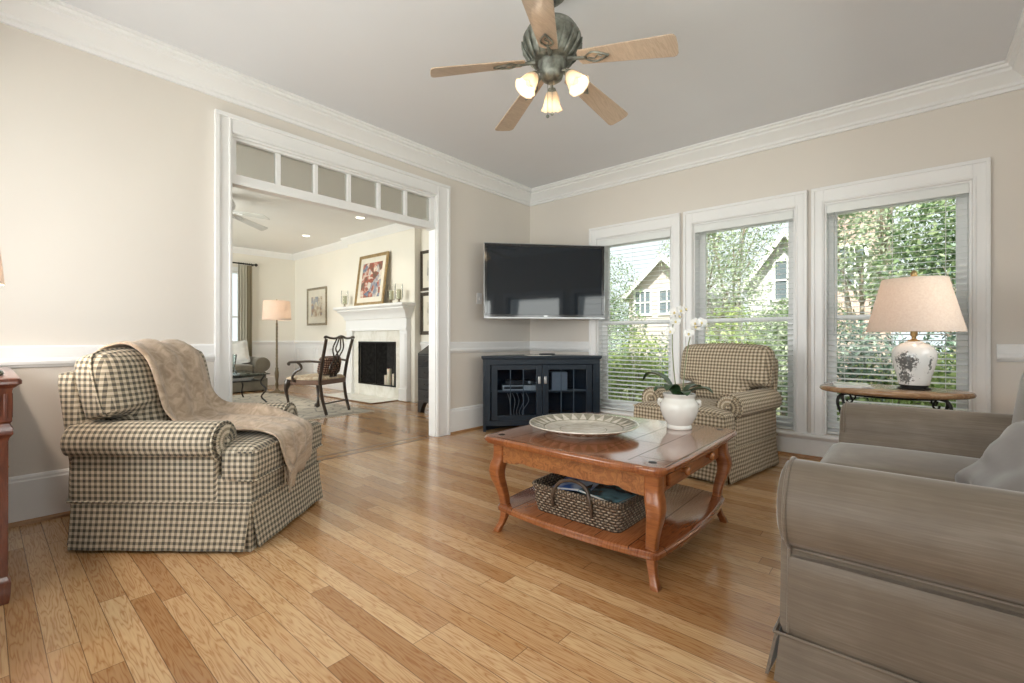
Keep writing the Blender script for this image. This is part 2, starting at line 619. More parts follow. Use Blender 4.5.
# ------------------------------------------------------------------ mouldings
crown = [(0, 2.605), (0.018, 2.605), (0.02, 2.625), (0.032, 2.632), (0.034, 2.650), (0.048, 2.668), (0.075, 2.695), (0.098, 2.712), (0.100, 2.728),
         (0.118, 2.735), (0.122, 2.752), (0.135, 2.755), (0.135, 2.77), (0, 2.77)]
b = bmn(); sweep(b, [(0, RY), (0, 0), (RX, 0), (RX, RY), (0, RY)], crown)
struct('trim_1', b, M_trim, sharp=25)
rail = [(0, .822), (0.016, .826), (0.02, .834), (0.03, .84), (0.034, .855), (0.026, .87), (0.02, .873), (0.02, .93), (0.012, .94), (0, .94)]
base = [(0, 0), (0.022, 0), (0.022, .225), (0.016, .232), (0.016, .243), (0.01, .252), (0, .256)]
shoe = [(0.022, 0), (0.040, 0), (0.038, .012), (0.030, .02), (0.022, .022)]
CO0, CO1 = -3.416, -1.335
for nm, pf, m in (('trim_2', rail, M_trim), ('baseboard_left', base, M_trim), ('trim_3', shoe, M_shoe)):
    b = bmn(); sweep(b, [(0, RY), (0, CO0)], pf); struct(nm, b, m, sharp=25)
for nm, pf, m in (('trim_4', rail, M_trim), ('baseboard_corner', base, M_trim), ('trim_5', shoe, M_shoe)):
    b = bmn(); sweep(b, [(0, CO1), (0, 0), (0.86, 0)], pf); struct(nm, b, m, sharp=25)
for nm, pf, m in (('trim_6', rail, M_trim), ('baseboard_right', base, M_trim), ('trim_7', shoe, M_shoe)):
    b = bmn(); sweep(b, [(3.96, 0), (RX, 0), (RX, RY)] if nm != 'trim_6' else [(3.99, 0), (RX, 0), (RX, RY)], pf); struct(nm, b, m, sharp=25)
low = [(0, 0), (0.022, 0), (0.022, .135), (0.014, .15), (0, .15)]
for nm, pf, m in (('baseboard_back', low, M_trim), ('trim_8', shoe, M_shoe)):
    b = bmn(); sweep(b, [(0.86, 0), (3.96, 0)], pf); struct(nm, b, m, sharp=25)

# cased opening with its transom
b = bmn()
def casing_leg(b, y0, y1, z0, z1, flip):
    # flat board with a raised back band on its outer edge and bead on its inner edge
    bx(b, 0, .022, y0, y1, z0, z1)
    if flip: bx(b, 0.001, .036, y0 - .001, y0 + .026, z0, 2.4885); bx(b, 0, .028, y1 - .022, y1 - .008, z0, z1)
    else: bx(b, 0.001, .036, y1 - .026, y1 + .001, z0, 2.4885); bx(b, 0, .028, y0 + .008, y0 + .022, z0, z1)
casing_leg(b, CO0, -3.31, 0, 2.515, True)
casing_leg(b, -1.495, CO1, 0, 2.515, False)
bx(b, 0, .022, -3.31, -1.495, 2.395, 2.515); bx(b, 0.001, .036, CO0 - .001, CO1 + .001, 2.489, 2.516); bx(b, 0, .028, -3.31, -1.495, 2.40, 2.414)
# parlour side
bx(b, -TL - .022, -TL, CO0, -3.31, 0, 2.515); bx(b, -TL - .022, -TL, -1.495, CO1, 0, 2.515); bx(b, -TL - .022, -TL, -3.31, -1.495, 2.395, 2.515)
struct('trim_9', b, M_trim, bevel=.003)
b = bmn()
bx(b, -TL, 0, OY0, -3.308, 0, OZ); bx(b, -TL, 0, -1.502, OY1, 0, OZ); bx(b, -TL, 0, -3.308, -1.502, 2.38, OZ)
struct('trim_10', b, M_trim, bevel=.002)
b = bmn()
TY0, TY1 = -3.275, -1.55
bx(b, -.08, -.012, -3.308, -1.502, 2.075, 2.125); bx(b, -.088, -.002, -3.308, -1.502, 2.052, 2.078)
bx(b, -.08, -.012, -3.308, -1.502, 2.36, 2.38)
bx(b, -.08, -.012, -3.308, TY0, 2.125, 2.36); bx(b, -.08, -.012, TY1, -1.502, 2.125, 2.36)
pw = (TY1 - TY0) / 6
for i in range(1, 6): bx(b, -.07, -.02, TY0 + pw * i - .016, TY0 + pw * i + .016, 2.125, 2.36)
tr = struct('window_4', b, M_trim, bevel=.003)
M_trans = glass('transom_glass', (0.80, 0.80, 0.78), ior=1.35)
for i in range(6):
    b = bmn(); bx(b, -.048, -.042, TY0 + pw * i, TY0 + pw * (i + 1), 2.12, 2.365)
    obj('glass_pane', b, M_trans, tr)

# ------------------------------------------------------------------ the three windows and their blinds
def window(n, x0, x1):
    b = bmn()
    ol, orr = x0 - .085, x1 + .085
    top = 2.19
    bx(b, ol, x0, -.022, 0, .2, top); bx(b, x1, orr, -.022, 0, .2, top); bx(b, x0, x1, -.022, 0, WZ1, top)
    bx(b, ol - .001, ol + .022, -.034, -.001, .2, top - .0245); bx(b, orr - .022, orr + .001, -.034, -.001, .2, top - .0245); bx(b, ol - .001, orr + .001, -.034, -.001, top - .024, top + .001)
    bx(b, x0 - .018, x0 - .006, -.028, 0, .2, WZ1 + .018); bx(b, x1 + .006, x1 + .018, -.028, 0, .2, WZ1 + .018); bx(b, x0 - .006, x1 + .006, -.028, 0, WZ1 + .006, WZ1 + .018)
    root = struct('window_%d' % n, b, M_trim, bevel=.003)
    b = bmn()
    bx(b, x0, x0 + .015, 0, .16, WZ0, WZ1); bx(b, x1 - .015, x1, 0, .16, WZ0, WZ1)
    bx(b, x0 + .015, x1 - .015, 0, .16, WZ1 - .015, WZ1); bx(b, x0 + .015, x1 - .015, 0.05, .18, WZ0 - .01, WZ0 + .015)
    obj('jamb', b, M_trim, root, .002)
    mid = 1.145   # meeting rail height
    a0, a1 = x0 + .015, x1 - .015
    for nm, z0, z1, y in (('upper_sash', mid - .02, WZ1 - .015, .125), ('lower_sash', WZ0 + .015, mid + .02, .088)):
        b = bmn()
        st = .058
        bx(b, a0, a0 + st, y, y + .034, z0, z1); bx(b, a1 - st, a1, y, y + .034, z0, z1)
        bx(b, a0 + st, a1 - st, y, y + .034, z0, z0 + (.04 if nm[0] == 'u' else .07)); bx(b, a0 + st, a1 - st, y, y + .034, z1 - (.055 if nm[0] == 'u' else .04), z1)
        s = obj(nm, b, M_trim, root, .003)
        b = bmn(); bx(b, a0 + st, a1 - st, y + .014, y + .019, z0 + .03, z1 - .03)
        obj('pane', b, M_glass, s)
    return root

for i, (x0, x1) in enumerate(WIN): window(i + 1, x0, x1)
b = bmn()
prism(b, [(0.05, .172), (-.055, .172), (-.062, .18), (-.062, .192), (-.055, .2), (0.05, .2)], .85, 3.97, 'x')
prism(b, [(0, .15), (-.024, .15), (-.03, .158), (-.04, .172), (0, .172)], .86, 3.96, 'x')
struct('trim_11', b, M_trim, sharp=25)

def blind(x0, x1, label, wand):
    cx = (x0 + x1) / 2
    w2 = (x1 - x0) / 2 - .018
    r = thing('window_blind', label, 'blind', (cx, .03, .2), 0, 'white horizontal blinds of the window wall')
    zt = WZ1 - .018 - .2
    b = bmn(); bx(b, -w2, w2, -.022, .022, zt - .045, zt); obj('headrail', b, M_blind, r, .003)
    b = bmn(); bx(b, -w2 - .002, w2 + .002, -.036, -.024, zt - .068, zt); obj('valance', b, M_blind, r, .003)
    b = bmn()
    z = zt - .085
    n = 0
    while z > .05:
        t = math.radians(9)
        M = T(0, 0, z) @ Rx(t)
        prism(b, [(-.024, -.0005), (0, .002), (.024, -.0005), (.024, .0012), (0, .0038), (-.024, .0012)], -w2, w2, 'x', M)
        z -= .0435
        n += 1
    obj('slats', b, M_blind, r)
    b = bmn(); bx(b, -w2, w2, -.025, .025, .012, .03); obj('bottom_rail', b, M_blind, r, .004)
    b = bmn()
    for fx in (-.72, 0, .72):
        for y in (-.0265, .0265): cyl(b, (fx * w2, y, .03), (fx * w2, y, zt - .045), .0011, seg=5)
    obj('ladder_cord', b, M_chord, r)
    if wand:
        b = bmn(); cyl(b, (-w2 + .05, -.045, zt - .07), (-w2 + .05, -.045, zt - 1.05), .004, seg=8)
        obj('tilt_wand', b, plain('clear_wand', (0.45, 0.47, 0.46), 0.2), r)
    return r
blind(*WIN[0], 'white horizontal blind in the window next to the television', False)
blind(*WIN[1], 'white horizontal blind in the middle window behind the plaid armchair', False)
blind(*WIN[2], 'white horizontal blind with a wand in the window behind the table lamp', True)

# unseen windows of the right wall, then the rear ones added for fill
for k, (y0, y1) in enumerate(RW):
    b = bmn()
    bx(b, RX - .02, RX, y0 - .08, y0, .92, 1.88); bx(b, RX - .02, RX, y1, y1 + .08, .92, 1.88); bx(b, RX - .02, RX, y0, y1, 1.8, 1.88); bx(b, RX - .03, RX, y0, y1, .92, 1.0)
    bx(b, RX + .06, RX + .1, y0, y0 + .05, 1, 1.8); bx(b, RX + .06, RX + .1, y1 - .05, y1, 1, 1.8); bx(b, RX + .06, RX + .1, y0, y1, 1, 1.05); bx(b, RX + .06, RX + .1, y0, y1, 1.75, 1.8)
    for j in range(1, 8): bx(b, RX + .05, RX + .06, y0, y1, 1.0 + .1 * j - .002, 1.0 + .1 * j + .002)
    r = struct('window_%d' % (5, 6, 11)[k], b, M_trim)  # the last one, nearest the camera, is added to pass fill light
    b = bmn(); bx(b, RX + .078, RX + .082, y0 + .04, y1 - .04, 1.03, 1.77); obj('pane', b, M_glass, r)
for k, (x0, x1) in enumerate(BW):
    b = bmn()
    bx(b, x0 - .08, x0, RY, RY + .02, .47, 2.43); bx(b, x1, x1 + .08, RY, RY + .02, .47, 2.43); bx(b, x0, x1, RY, RY + .02, 2.35, 2.43); bx(b, x0, x1, RY, RY + .03, .47, .55)
    xm = (x0 + x1) / 2
    for q in (x0 + .02, xm, x1 - .02): bx(b, q - .02, q + .02, RY - .1, RY - .06, .55, 2.35)
    for z in (.57, 1.45, 2.33): bx(b, x0, x1, RY - .1, RY - .06, z - .02, z + .02)
    r = struct('window_%d' % (7 + k), b, M_trim)  # made-up window in front of a rear fill lamp
    b = bmn(); bx(b, x0, x1, RY - .082, RY - .078, .55, 2.35); obj('pane', b, M_glass, r)

# light switch plate behind the television
b = bmn(); bx(b, 0, .007, -.93, -.85, 1.35, 1.47)
t = obj('switch_plate', b, M_trim, None, .002); tag(t, 'small white switch plate on the wall at the left edge of the television', 'switch')
b = bmn(); bx(b, .006, .016, -.897, -.883, 1.395, 1.425); obj('toggle', b, M_trim, t, .002)

# ------------------------------------------------------------------ plaid armchairs
def arc(cx, cz, r, a0, a1, n):
    return [(cx + r * math.cos(math.radians(a0 + (a1 - a0) * i / n)), cz + r * math.sin(math.radians(a0 + (a1 - a0) * i / n))) for i in range(n + 1)]


def extr(bm, poly, y0, y1, ny=6, rr=0.012, M=None):
    """extrude an (x,z) outline along y with softly rounded ends"""
    cx = sum(p[0] for p in poly) / len(poly)
    cz = sum(p[1] for p in poly) / len(poly)
    ys = [(y0, -rr), (y0 + rr * .3, -rr * .3), (y0 + rr, 0)] + [(y0 + rr + (y1 - y0 - 2 * rr) * k / ny, 0) for k in range(1, ny)] + [(y1 - rr, 0), (y1 - rr * .3, -rr * .3), (y1, -rr)]
    rings = []
    for y, off in ys:
        ring = []
        for x, z in poly:
            d = math.hypot(x - cx, z - cz)
            k = (d + off) / d if d > 1e-6 else 1
            ring.append((cx + (x - cx) * k, y, cz + (z - cz) * k))
        rings.append(ring)
    return loft(bm, rings, True, True, M)


def armchair(label, loc, rz, mat, mats, group):
    r = thing('armchair', label, 'armchair', loc, rz, group)
    bvh = []
    def keep(bm):
        off = len(bvh_v)
        bm.verts.ensure_lookup_table()
        bvh_v.extend([v.co.copy() for v in bm.verts])
        for i, v in enumerate(bm.verts): v.index = i
        bvh_f.extend([[off + v.index for v in f.verts] for f in bm.faces])
    bvh_v, bvh_f = [], []
    # body: rail and base box
    b = bmn()
    cushion(b, .695, .84, .17, .02, 0, 6, T(0, .0, .265))
    obj('body', b, mat, r)
    # skirt: four flared panels with corner pleats
    b = bmn()
    def panel(p0, p1, out, zt=.222, zb=.014, flare=.030, n=14):
        p0, p1, out = Vector(p0), Vector(p1), Vector(out)
        L = (p1 - p0).length
        t = (p1 - p0) / L
        rows = []
        for k in range(6):
            f = k / 5
            row = []
            for i in range(n + 1):
                u = i / n
                wv = math.sin(u * L * 26 + p0.x * 7 + p0.y * 3) * .003 * f
                q = p0 + (p1 - p0) * u + t * ((u - .5) * 2 * (-.002 - .011 * f))
                q = q + out * (.003 + flare * f ** 1.2 + wv)
                row.append((q.x, q.y, zt + (zb - zt) * f))
            rows.append(row)
        for j in range(5):
            pass
        inner = [[tuple(Vector(c) - out * .006) for c in row] for row in rows]
        loft(b, [list(a) + list(reversed(c)) for a, c in zip(rows, inner)], True, True)
    panel((-.35, -.42, 0), (.35, -.42, 0), (0, -1, 0)); panel((.35, .42, 0), (-.35, .42, 0), (0, 1, 0))
    panel((-.35, .42, 0), (-.35, -.42, 0), (-1, 0, 0)); panel((.35, -.42, 0), (.35, .42, 0), (1, 0, 0))
    keep(b)
    obj('skirt', b, mat, r)
    for x in (-.33, .33):
        for y in (-.40, .40):
            b = bmn(); bx(b, x - .022, x + .022, y - .022, y + .022, .0, .215); obj('corner_pleat', b, mat, r)
    b = bmn()
    tube(b, [(-.358, -.43, .224), (.358, -.43, .224), (.358, .43, .224), (-.358, .43, .224), (-.358, -.428, .224)], .005, 6)
    obj('skirt_welt', b, mat, r)
    # arms
    for sg in (-1, 1):
        b = bmn()
        poly = [(.215, .222), (.350, .222), (.351, .30), (.350, .44)] + arc(.305, .498, .092, -38, 200, 22) + [(.215, .45)]
        poly = [(x * sg, z) for x, z in poly]
        extr(b, poly, -.262, .435, 8, .018)
        keep(b)
        a = obj('arm', b, mat, r, sharp=60)
        b = bmn()      # gathered roll front: a scroll ring of fabric
        for q in range(26):
            th = 2 * PI * q / 26
            cylp = (sg * .305 + .074 * math.cos(th), -.272, .498 + .074 * math.sin(th))
            tube(b, [cylp, (sg * .305 + .022 * math.cos(th), -.278, .498 + .022 * math.sin(th))], [.0095, .005], 6)
        tube(b, [(sg * .305 + .088 * math.cos(t), -.265, .498 + .088 * math.sin(t)) for t in [2 * PI * k / 28 for k in range(29)]], .007, 6)
        sph(b, (sg * .305, -.275, .498), .02, 10, 6)
        obj('arm_scroll', b, mat, a)
    # seat cushion, T-shaped in front of the arms
    b = bmn()
    poly = [(-.345, -.44), (.345, -.44), (.355, -.43), (.355, -.29), (.345, -.283), (.218, -.278), (.212, -.26), (.212, .18), (-.212, .18), (-.212, -.26), (-.218, -.278), (-.345, -.283), (-.355, -.29), (-.355, -.43)]
    fine = []
    for i, p in enumerate(poly):
        q = poly[(i + 1) % len(poly)]
        L = math.hypot(q[0] - p[0], q[1] - p[1])
        k = max(1, int(L / .05))
        fine += [(p[0] + (q[0] - p[0]) * j / k, p[1] + (q[1] - p[1]) * j / k) for j in range(k)]
    rings = []
    for ins, z in ((.03, .315), (.008, .32), (0, .335), (-.006, .39), (0, .448), (.006, .462), (.022, .472), (.06, .481), (.11, .488), (.17, .492)):
        ring = []
        for x, y in fine:
            cx, cy = 0, -.14
            d = math.hypot(x - cx, (y - cy))
            k = max(.05, (d - ins) / d)
            ring.append((cx + (x - cx) * k, cy + (y - cy) * k, z + (.012 * (1 - (x / .36) ** 2) if z > .44 else 0)))
        rings.append(ring)
    loft(b, rings, True, True, uv=False)
    keep(b)
    s = obj('seat_cushion', b, mat, r, sharp=70)
    b = bmn()
    for z, e in ((.456, .004), (.328, .003)):
        tube(b, [(x * 1.012, y * 1.006 - .001, z + (.012 * (1 - (x / .36) ** 2) if z > .44 else 0)) for x, y in fine if y < -.30] , .005, 6)
    obj('cushion_welt', b, mat, s)
    # outside back
    b = bmn()
    M = T(0, .372, .22) @ Rx(math.radians(-8.5))
    cushion(b, .70, .10, .62, .035, .0, 8, M @ T(0, 0, .305))
    keep(b)
    obj('back_frame', b, mat, r)
    # loose back cushion, wider above the arms
    b = bmn()
    outl = [(-.20, .46), (.20, .46), (.215, .56), (.25, .60), (.345, .615), (.362, .65), (.368, .78), (.360, .868), (.325, .912), (.2, .928), (0, .934), (-.2, .928), (-.325, .912), (-.360, .868), (-.368, .78), (-.362, .65), (-.345, .615), (-.25, .60), (-.215, .56)]
    fine = [tuple(p)[:2] for p in spline([(x, z, 0) for x, z in outl + [outl[0]]], 4)][:-1]
    rings = []
    for ins, y in ((.20, -.125), (.13, -.12), (.07, -.105), (.025, -.082), (.004, -.055), (0, -.03), (0, .02), (.006, .045), (.03, .062), (.1, .07)):
        ring = []
        for x, z in fine:
            cx, cz = 0, .70
            d = math.hypot(x, z - cz)
            k = max(.05, (d - ins) / d)
            xx, zz = x * k, cz + (z - cz) * k
            ring.append((xx, y, zz))
        rings.append(ring)
    Mb = T(0, .265, .46) @ Rx(math.radians(-13)) @ T(0, 0, -.46)
    loft(b, rings, True, True, Mb, uv=False)
    keep(b)
    s = obj('back_cushion', b, mat, r, sharp=80)
    b = bmn()
    fr = [(x, z) for x, z in fine if z > .61]
    fr.sort(key=lambda p: math.atan2(p[0], p[1] - .70))
    tube(b, [(x * 1.006, -.042, .70 + (z - .70) * 1.006) for x, z in fr], .0055, 6, Mb)
    obj('cushion_welt', b, mat, s)
    return r, bvh_v, bvh_f


ch1, cv, cf = armchair('olive gingham skirted armchair with a fringed throw over it, in front of the wide opening', (.711, -3.633, 0), math.radians(129.7), M_ging, None, 'gingham skirted armchairs')
th2 = math.atan2(-.163, .987)
ch2, _, _ = armchair('tan gingham skirted armchair with bare seat, standing before the middle window', (2.345, -.745, 0), math.radians(-9.5), M_ging2, None, 'gingham skirted armchairs')

# throw blanket over the first armchair, laid on its surface
tree = BVHTree.FromPolygons(cv, cf)
ST = [  # (y, z), normal, (left x, right x)
    ((.43, .80), (.9, .35), (-.20, .21)),
    ((.375, .925), (.35, 1), (-.20, .215)),
    ((.30, .93), (-.3, 1), (-.20, .22)),
    ((.22, .82), (-1, .35), (-.18, .23)),
    ((.16, .68), (-1, .35), (-.165, .24)),
    ((.11, .57), (-1, .55), (-.15, .25)),
    ((.03, .52), (-.25, 1), (-.16, .255)),
    ((-.12, .49), (0, 1), (-.19, .25)),
    ((-.27, .49), (0, 1), (-.21, .22)),
    ((-.40, .485), (-.25, 1), (-.21, .17)),
    ((-.45, .45), (-1, .35), (-.185, .15)),
    ((-.455, .39), (-1, 0), (-.165, .14)),
    ((-.470, .295), (-1, 0), (-.135, .135)),
]
NS, NT_ = 60, 26
grid = []
yz = spline([(p[0][0], p[0][1], 0) for p in ST], 5)
nn = spline([(p[1][0], p[1][1], 0) for p in ST], 5)
lr = spline([(p[2][0], p[2][1], 0) for p in ST], 5)
NS = len(yz)
for j in range(NS):
    row = []
    for i in range(NT_ + 1):
        u = i / NT_
        x = lr[j].x + (lr[j].y - lr[j].x) * u
        y, z = yz[j].x, yz[j].y
        f = j / (NS - 1)
        n = Vector((0, nn[j].x, nn[j].y)).normalized()
        if f > .86:      # slanting lower end: longer at the left
            z += (f - .86) / .14 * .11 * u
        o = Vector((x, y, z)) + n * .45
        hit = tree.ray_cast(o, -n, 1.0)
        p = Vector((x, y, z)) if (hit[0] is None or (hit[0] - Vector((x, y, z))).length > .16) else hit[0]
        row.append(p + n * .014)
    grid.append(row)
def push(p, n, dmin):
    # keep the cloth outside the upholstery
    h_ = tree.ray_cast(p + n * .30, -n, .30 - dmin + .06)
    if h_[0] is not None and (p - h_[0]).dot(n) < dmin:
        p = h_[0] + n * dmin
    return p
for it in range(26):
    g2 = [[p.copy() for p in r] for r in grid]
    for j in range(1, NS - 1):
        n = Vector((0, nn[j].x, nn[j].y)).normalized()
        for i in range(NT_ + 1):
            a = (grid[j - 1][i] + grid[j + 1][i]) / 2
            if 0 < i < NT_: a = (a + (grid[j][i - 1] + grid[j][i + 1]) / 2) / 2
            g2[j][i] = push(grid[j][i].lerp(a, .6), n, .013)
    grid = g2
for j in range(NS):
    for i in range(NT_ + 1):
        n = Vector((0, nn[j].x, nn[j].y)).normalized()
        u = i / NT_
        wv = math.sin(u * 17 + j * .05) * .009 + noise.noise(Vector((u * 5, j * .09, 2))) * .010 + noise.noise(Vector((u * 11, j * .2, 5))) * .004
        p = grid[j][i] + n * (.012 + max(-.008, wv))
        p = push(p, n, .016)
        grid[j][i] = p
m, nt = mk('brown_throw_chenille')
ob = nd(nt, 'TexCoord').outputs['UV']
n1 = nd(nt, 'TexNoise', None, Vector=ob, Scale=16.0, Detail=5.0, Distortion=1.2).outputs[0]
n2 = nd(nt, 'TexNoise', None, Vector=ob, Scale=300.0, Detail=2.0).outputs[0]
col = ramp(nt, mt(nt, 'ADD', mt(nt, 'MULTIPLY', n1, .75), mt(nt, 'MULTIPLY', n2, .25)), [(.36, (.34, .255, .18)), (.50, (.47, .365, .27)), (.62, (.60, .48, .37))])
M_throw = fin(m, nt, col, .95, 0, n2, .5, .004, Sheen_Weight=.3)
thr = bpy.data.objects.new('throw_blanket', None); C.objects.link(thr)
thr.location = (.711, -3.633, 0); thr.rotation_euler = (0, 0, math.radians(129.7))
tag(thr, 'brown fringed throw draped down the back and seat of the gingham armchair at left', 'blanket')
b = bmn()
rings = []
for row in grid:
    top = [p for p in row]
    rings.append(top)
loft(b, rings, False, False)
o = obj('cloth', b, M_throw, thr, sharp=180)
sm = o.modifiers.new('thickness', 'SOLIDIFY'); sm.thickness = .009; sm.offset = 1
b = bmn()
for i in range(0, NT_ + 1):
    for q in (0, .5):
        if i == NT_ and q: continue
        e = grid[-1][i] if not q else (grid[-1][i] + grid[-1][i + 1]) / 2
        ln = .085 + .016 * random.random()
        dx = (random.random() - .5) * .022
        tube(b, [e, e + Vector((dx * .4, -.004, -ln * .5)), e + Vector((dx, .002, -ln))], [.0058, .0055, .003], 5)
obj('fringe', b, M_throw, thr)

# ------------------------------------------------------------------ sofa (velvet slipcover), facing -X
m, nt = mk('taupe_velvet')
tc = nd(nt, 'TexCoord').outputs['Object']
mp = nd(nt, 'Mapping', None, Vector=tc, Scale=(4, 4, 130)).outputs[0]
n1 = nd(nt, 'TexNoise', None, Vector=mp, Scale=1.6, Detail=5.0, Roughness=.6).outputs[0]
n2 = nd(nt, 'TexNoise', None, Vector=tc, Scale=5.0, Detail=3.0).outputs[0]
f_ = mt(nt, 'ADD', mt(nt, 'MULTIPLY', n1, .5), mt(nt, 'MULTIPLY', n2, .5))
col = ramp(nt, f_, [(.32, (.135, .104, .076)), (.5, (.175, .138, .103)), (.68, (.235, .192, .15))])
M_velvet = fin(m, nt, col, .58, 0, n1, .15, .004, Sheen_Weight=.5, Sheen_Roughness=.3)
M_satin = plain('grey_satin', (.26, .24, .23), .36, var=.1, scale=10, Sheen_Weight=.3)
SX, SYc = 3.655, -2.09      # centre of the footprint
sofa = thing('sofa', 'taupe velvet rolled-arm sofa at right, nearest to the viewer, with a grey pillow on it', 'sofa', (SX, SYc, 0), -PI / 2)
SL = .92   # half length (local x), depth local y -.40 front .. +.40 back
b = bmn(); cushion(b, 1.72, .78, .25, .03, 0, 8, T(0, .01, .245)); obj('body', b, M_velvet, sofa)
for sg in (-1, 1):
    b = bmn()
    poly = [(.63, .13), (.848, .13), (.834, .30), (.829, .372), (.836, .385)] + arc(.79, .498, .125, -50, 190, 26) + [(.652, .46), (.63, .42)]
    # fat roll, softly flattened
    extr(b, [(x * sg, z) for x, z in poly], -.395, .43, 10, .03)
    a = obj('arm', b, M_velvet, sofa, sharp=70)
    b = bmn()
    pl = [(.850, .14), (.836, .30), (.831, .374)] + arc(.79, .498, .125, -50, 190, 26)
    tube(b, [(x * sg, -.372, z) for x, z in pl], .0055, 8)
    tube(b, [((.836) * sg, -.36, .378), (.836 * sg, .42, .378)], .004, 6)
    obj('arm_piping', b, M_velvet, a)
b = bmn()
def spanel(p0, p1, out, n=16, zt=.135):
    p0, p1, out = Vector(p0), Vector(p1), Vector(out)
    rows = []
    t = (p1 - p0).normalized()
    for k in range(5):
        f = k / 4
        row = []
        for i in range(n + 1):
            u = i / n
            q = p0 + (p1 - p0) * u + t * ((u - .5) * 2 * .012 * f) + out * (.004 + .022 * f + math.sin(u * 19) * .004 * f)
            row.append((q.x, q.y, zt + (.012 - zt) * f))
        rows.append(row)
    loft(b, [list(a) + [tuple(Vector(c) - out * .008) for c in reversed(a)] for a in rows], True, True)
for s_ in ((-.862, -.40, 0), (.862, -.40, 0), (0, -1, 0)), ((.862, -.39, 0), (.862, .40, 0), (1, 0, 0)), ((-.862, .40, 0), (-.862, -.39, 0), (-1, 0, 0)): spanel(*s_)
obj('skirt', b, M_velvet, sofa)
b = bmn(); tube(b, [(-.866, .40, .138), (-.866, -.404, .138), (.866, -.404, .138), (.866, .40, .138)], .0055, 6); obj('skirt_piping', b, M_velvet, sofa)
for x in (-.80, .80):
    for y in (-.34, .34):
        b = bmn(); cyl(b, (x, y, 0), (x, y, .14), .02, .028, 10); obj('foot', b, M_iron, sofa)
for x in (-.326, .326):
    b = bmn(); cushion(b, .64, .70, .13, .05, .02, 12, T(x, -.08, .365)); obj('seat_cushion', b, M_velvet, sofa, sharp=80)
b = bmn(); cushion(b, 1.70, .14, .70, .06, 0, 10, T(0, .385, .50) @ Rx(math.radians(-3))); obj('back', b, M_velvet, sofa, sharp=80)
for x in (-.32, .32):
    b = bmn(); cushion(b, .635, .13, .44, .055, 0, 12, T(x, .305, .645) @ Rx(math.radians(-7)), side=.02); obj('back_cushion', b, M_velvet, sofa, sharp=80)
pm = T(3.862, -2.155, .53) @ Rz(math.radians(-66)) @ Rx(math.radians(-128)) @ Rz(math.radians(8))
pr = bpy.data.objects.new('throw_pillow', None); C.objects.link(pr); pr.matrix_world = pm
tag(pr, 'shiny grey satin pillow with piped edge lying on the taupe velvet sofa', 'pillow')
b = bmn(); cushion(b, .41, .41, .17, .06, .0, 26, None, pinch=.08, wrinkle=.045, seed=3); obj('cover', b, M_satin, pr, sharp=180)
b = bmn()
L_ = .198
pp = []
for k in range(4):
    for i in range(10):
        t = -1 + 2 * i / 10
        q = [(t, -1), (1, t), (-t, 1), (-1, -t)][k]
        e = 1 + .06 * (abs(q[0]) * abs(q[1])) ** 3
        pp.append((q[0] * L_ * e, q[1] * L_ * e, 0))
pp.append(pp[0])
tube(b, pp, .005, 6); obj('piping', b, plain('grey_piping', (.42, .41, .40), .5), pr)

# ------------------------------------------------------------------ coffee table and what stands on it
W1, W2 = (.20, .058, .017), (.36, .125, .038)
M_cherry = wood('cherry_wood', W1, W2, .28, (4, 4, 26), coat=.35)
M_burl = wood('burl_apron', (.17, .055, .018), (.40, .165, .055), .3, (18, 18, 18), coat=.3)
M_top = planks('cherry_plank_top', 1, .155, 3.0, [(.27, .088, .030), (.35, .128, .043), (.23, .07, .023), (.31, .106, .036)], .015, .19, 1.0, 1.0, src='object', joint=(.03, .012, .006), matte=.8, ulim=.455)
ct = thing('coffee_table', 'square cherry wood coffee table with curved legs and a lower shelf, amid the room', 'coffee table', (2.38, -2.29, 0))
def rrect(hx, hy, r, bow=0.0, n=5, m=10):
    out = []
    for (sx, sy, a0) in ((1, -1, -90), (1, 1, 0), (-1, 1, 90), (-1, -1, 180)):
        cx, cy = sx * (hx - r), sy * (hy - r)
        out += [(cx + r * math.cos(math.radians(a0 + 90 * i / n)), cy + r * math.sin(math.radians(a0 + 90 * i / n))) for i in range(n + 1)]
    fine = []
    for i, p in enumerate(out):
        q = out[(i + 1) % len(out)]
        L = math.hypot(q[0] - p[0], q[1] - p[1])
        k = m if i % (n + 1) == n else 1
        fine += [(p[0] + (q[0] - p[0]) * j / k, p[1] + (q[1] - p[1]) * j / k) for j in range(k)]
    res = []
    for x, y in fine:
        bx_ = bow * (1 - (y / hy) ** 2) * (x / hx) ** 3
        by_ = bow * (1 - (x / hx) ** 2) * (y / hy) ** 3
        res.append((x + bx_, y + by_))
    return res
def slab(bm, hx, hy, r, bow, prof):
    rings = []
    for ins, z in prof:
        rings.append([(x, y, z) for x, y in rrect(hx - ins, hy - ins, max(.01, r - ins), bow)])
    loft(bm, rings, True, True)
b = bmn(); slab(b, .475, .505, .05, .012, ((.022, .452), (.012, .456), (.012, .463), (.002, .467), (0, .474), (.002, .482), (.008, .487), (.014, .489), (.03, .49))); obj('tabletop', b, M_top, ct, sharp=35)
for x, y in ((-.40, -.425), (.40, -.425), (.40, .43), (-.40, .43)):
    b = bmn(); tube(b, [(x, y, .489), (x, y, .4908)], .017, 14); obj('peg_inlay', b, M_iron, ct)
b = bmn(); slab(b, .425, .445, .03, .035, ((.012, .108), (.002, .112), (0, .12), (.002, .13), (.008, .135), (.008, .14), (.014, .143))); obj('lower_shelf', b, M_top, ct, sharp=35)
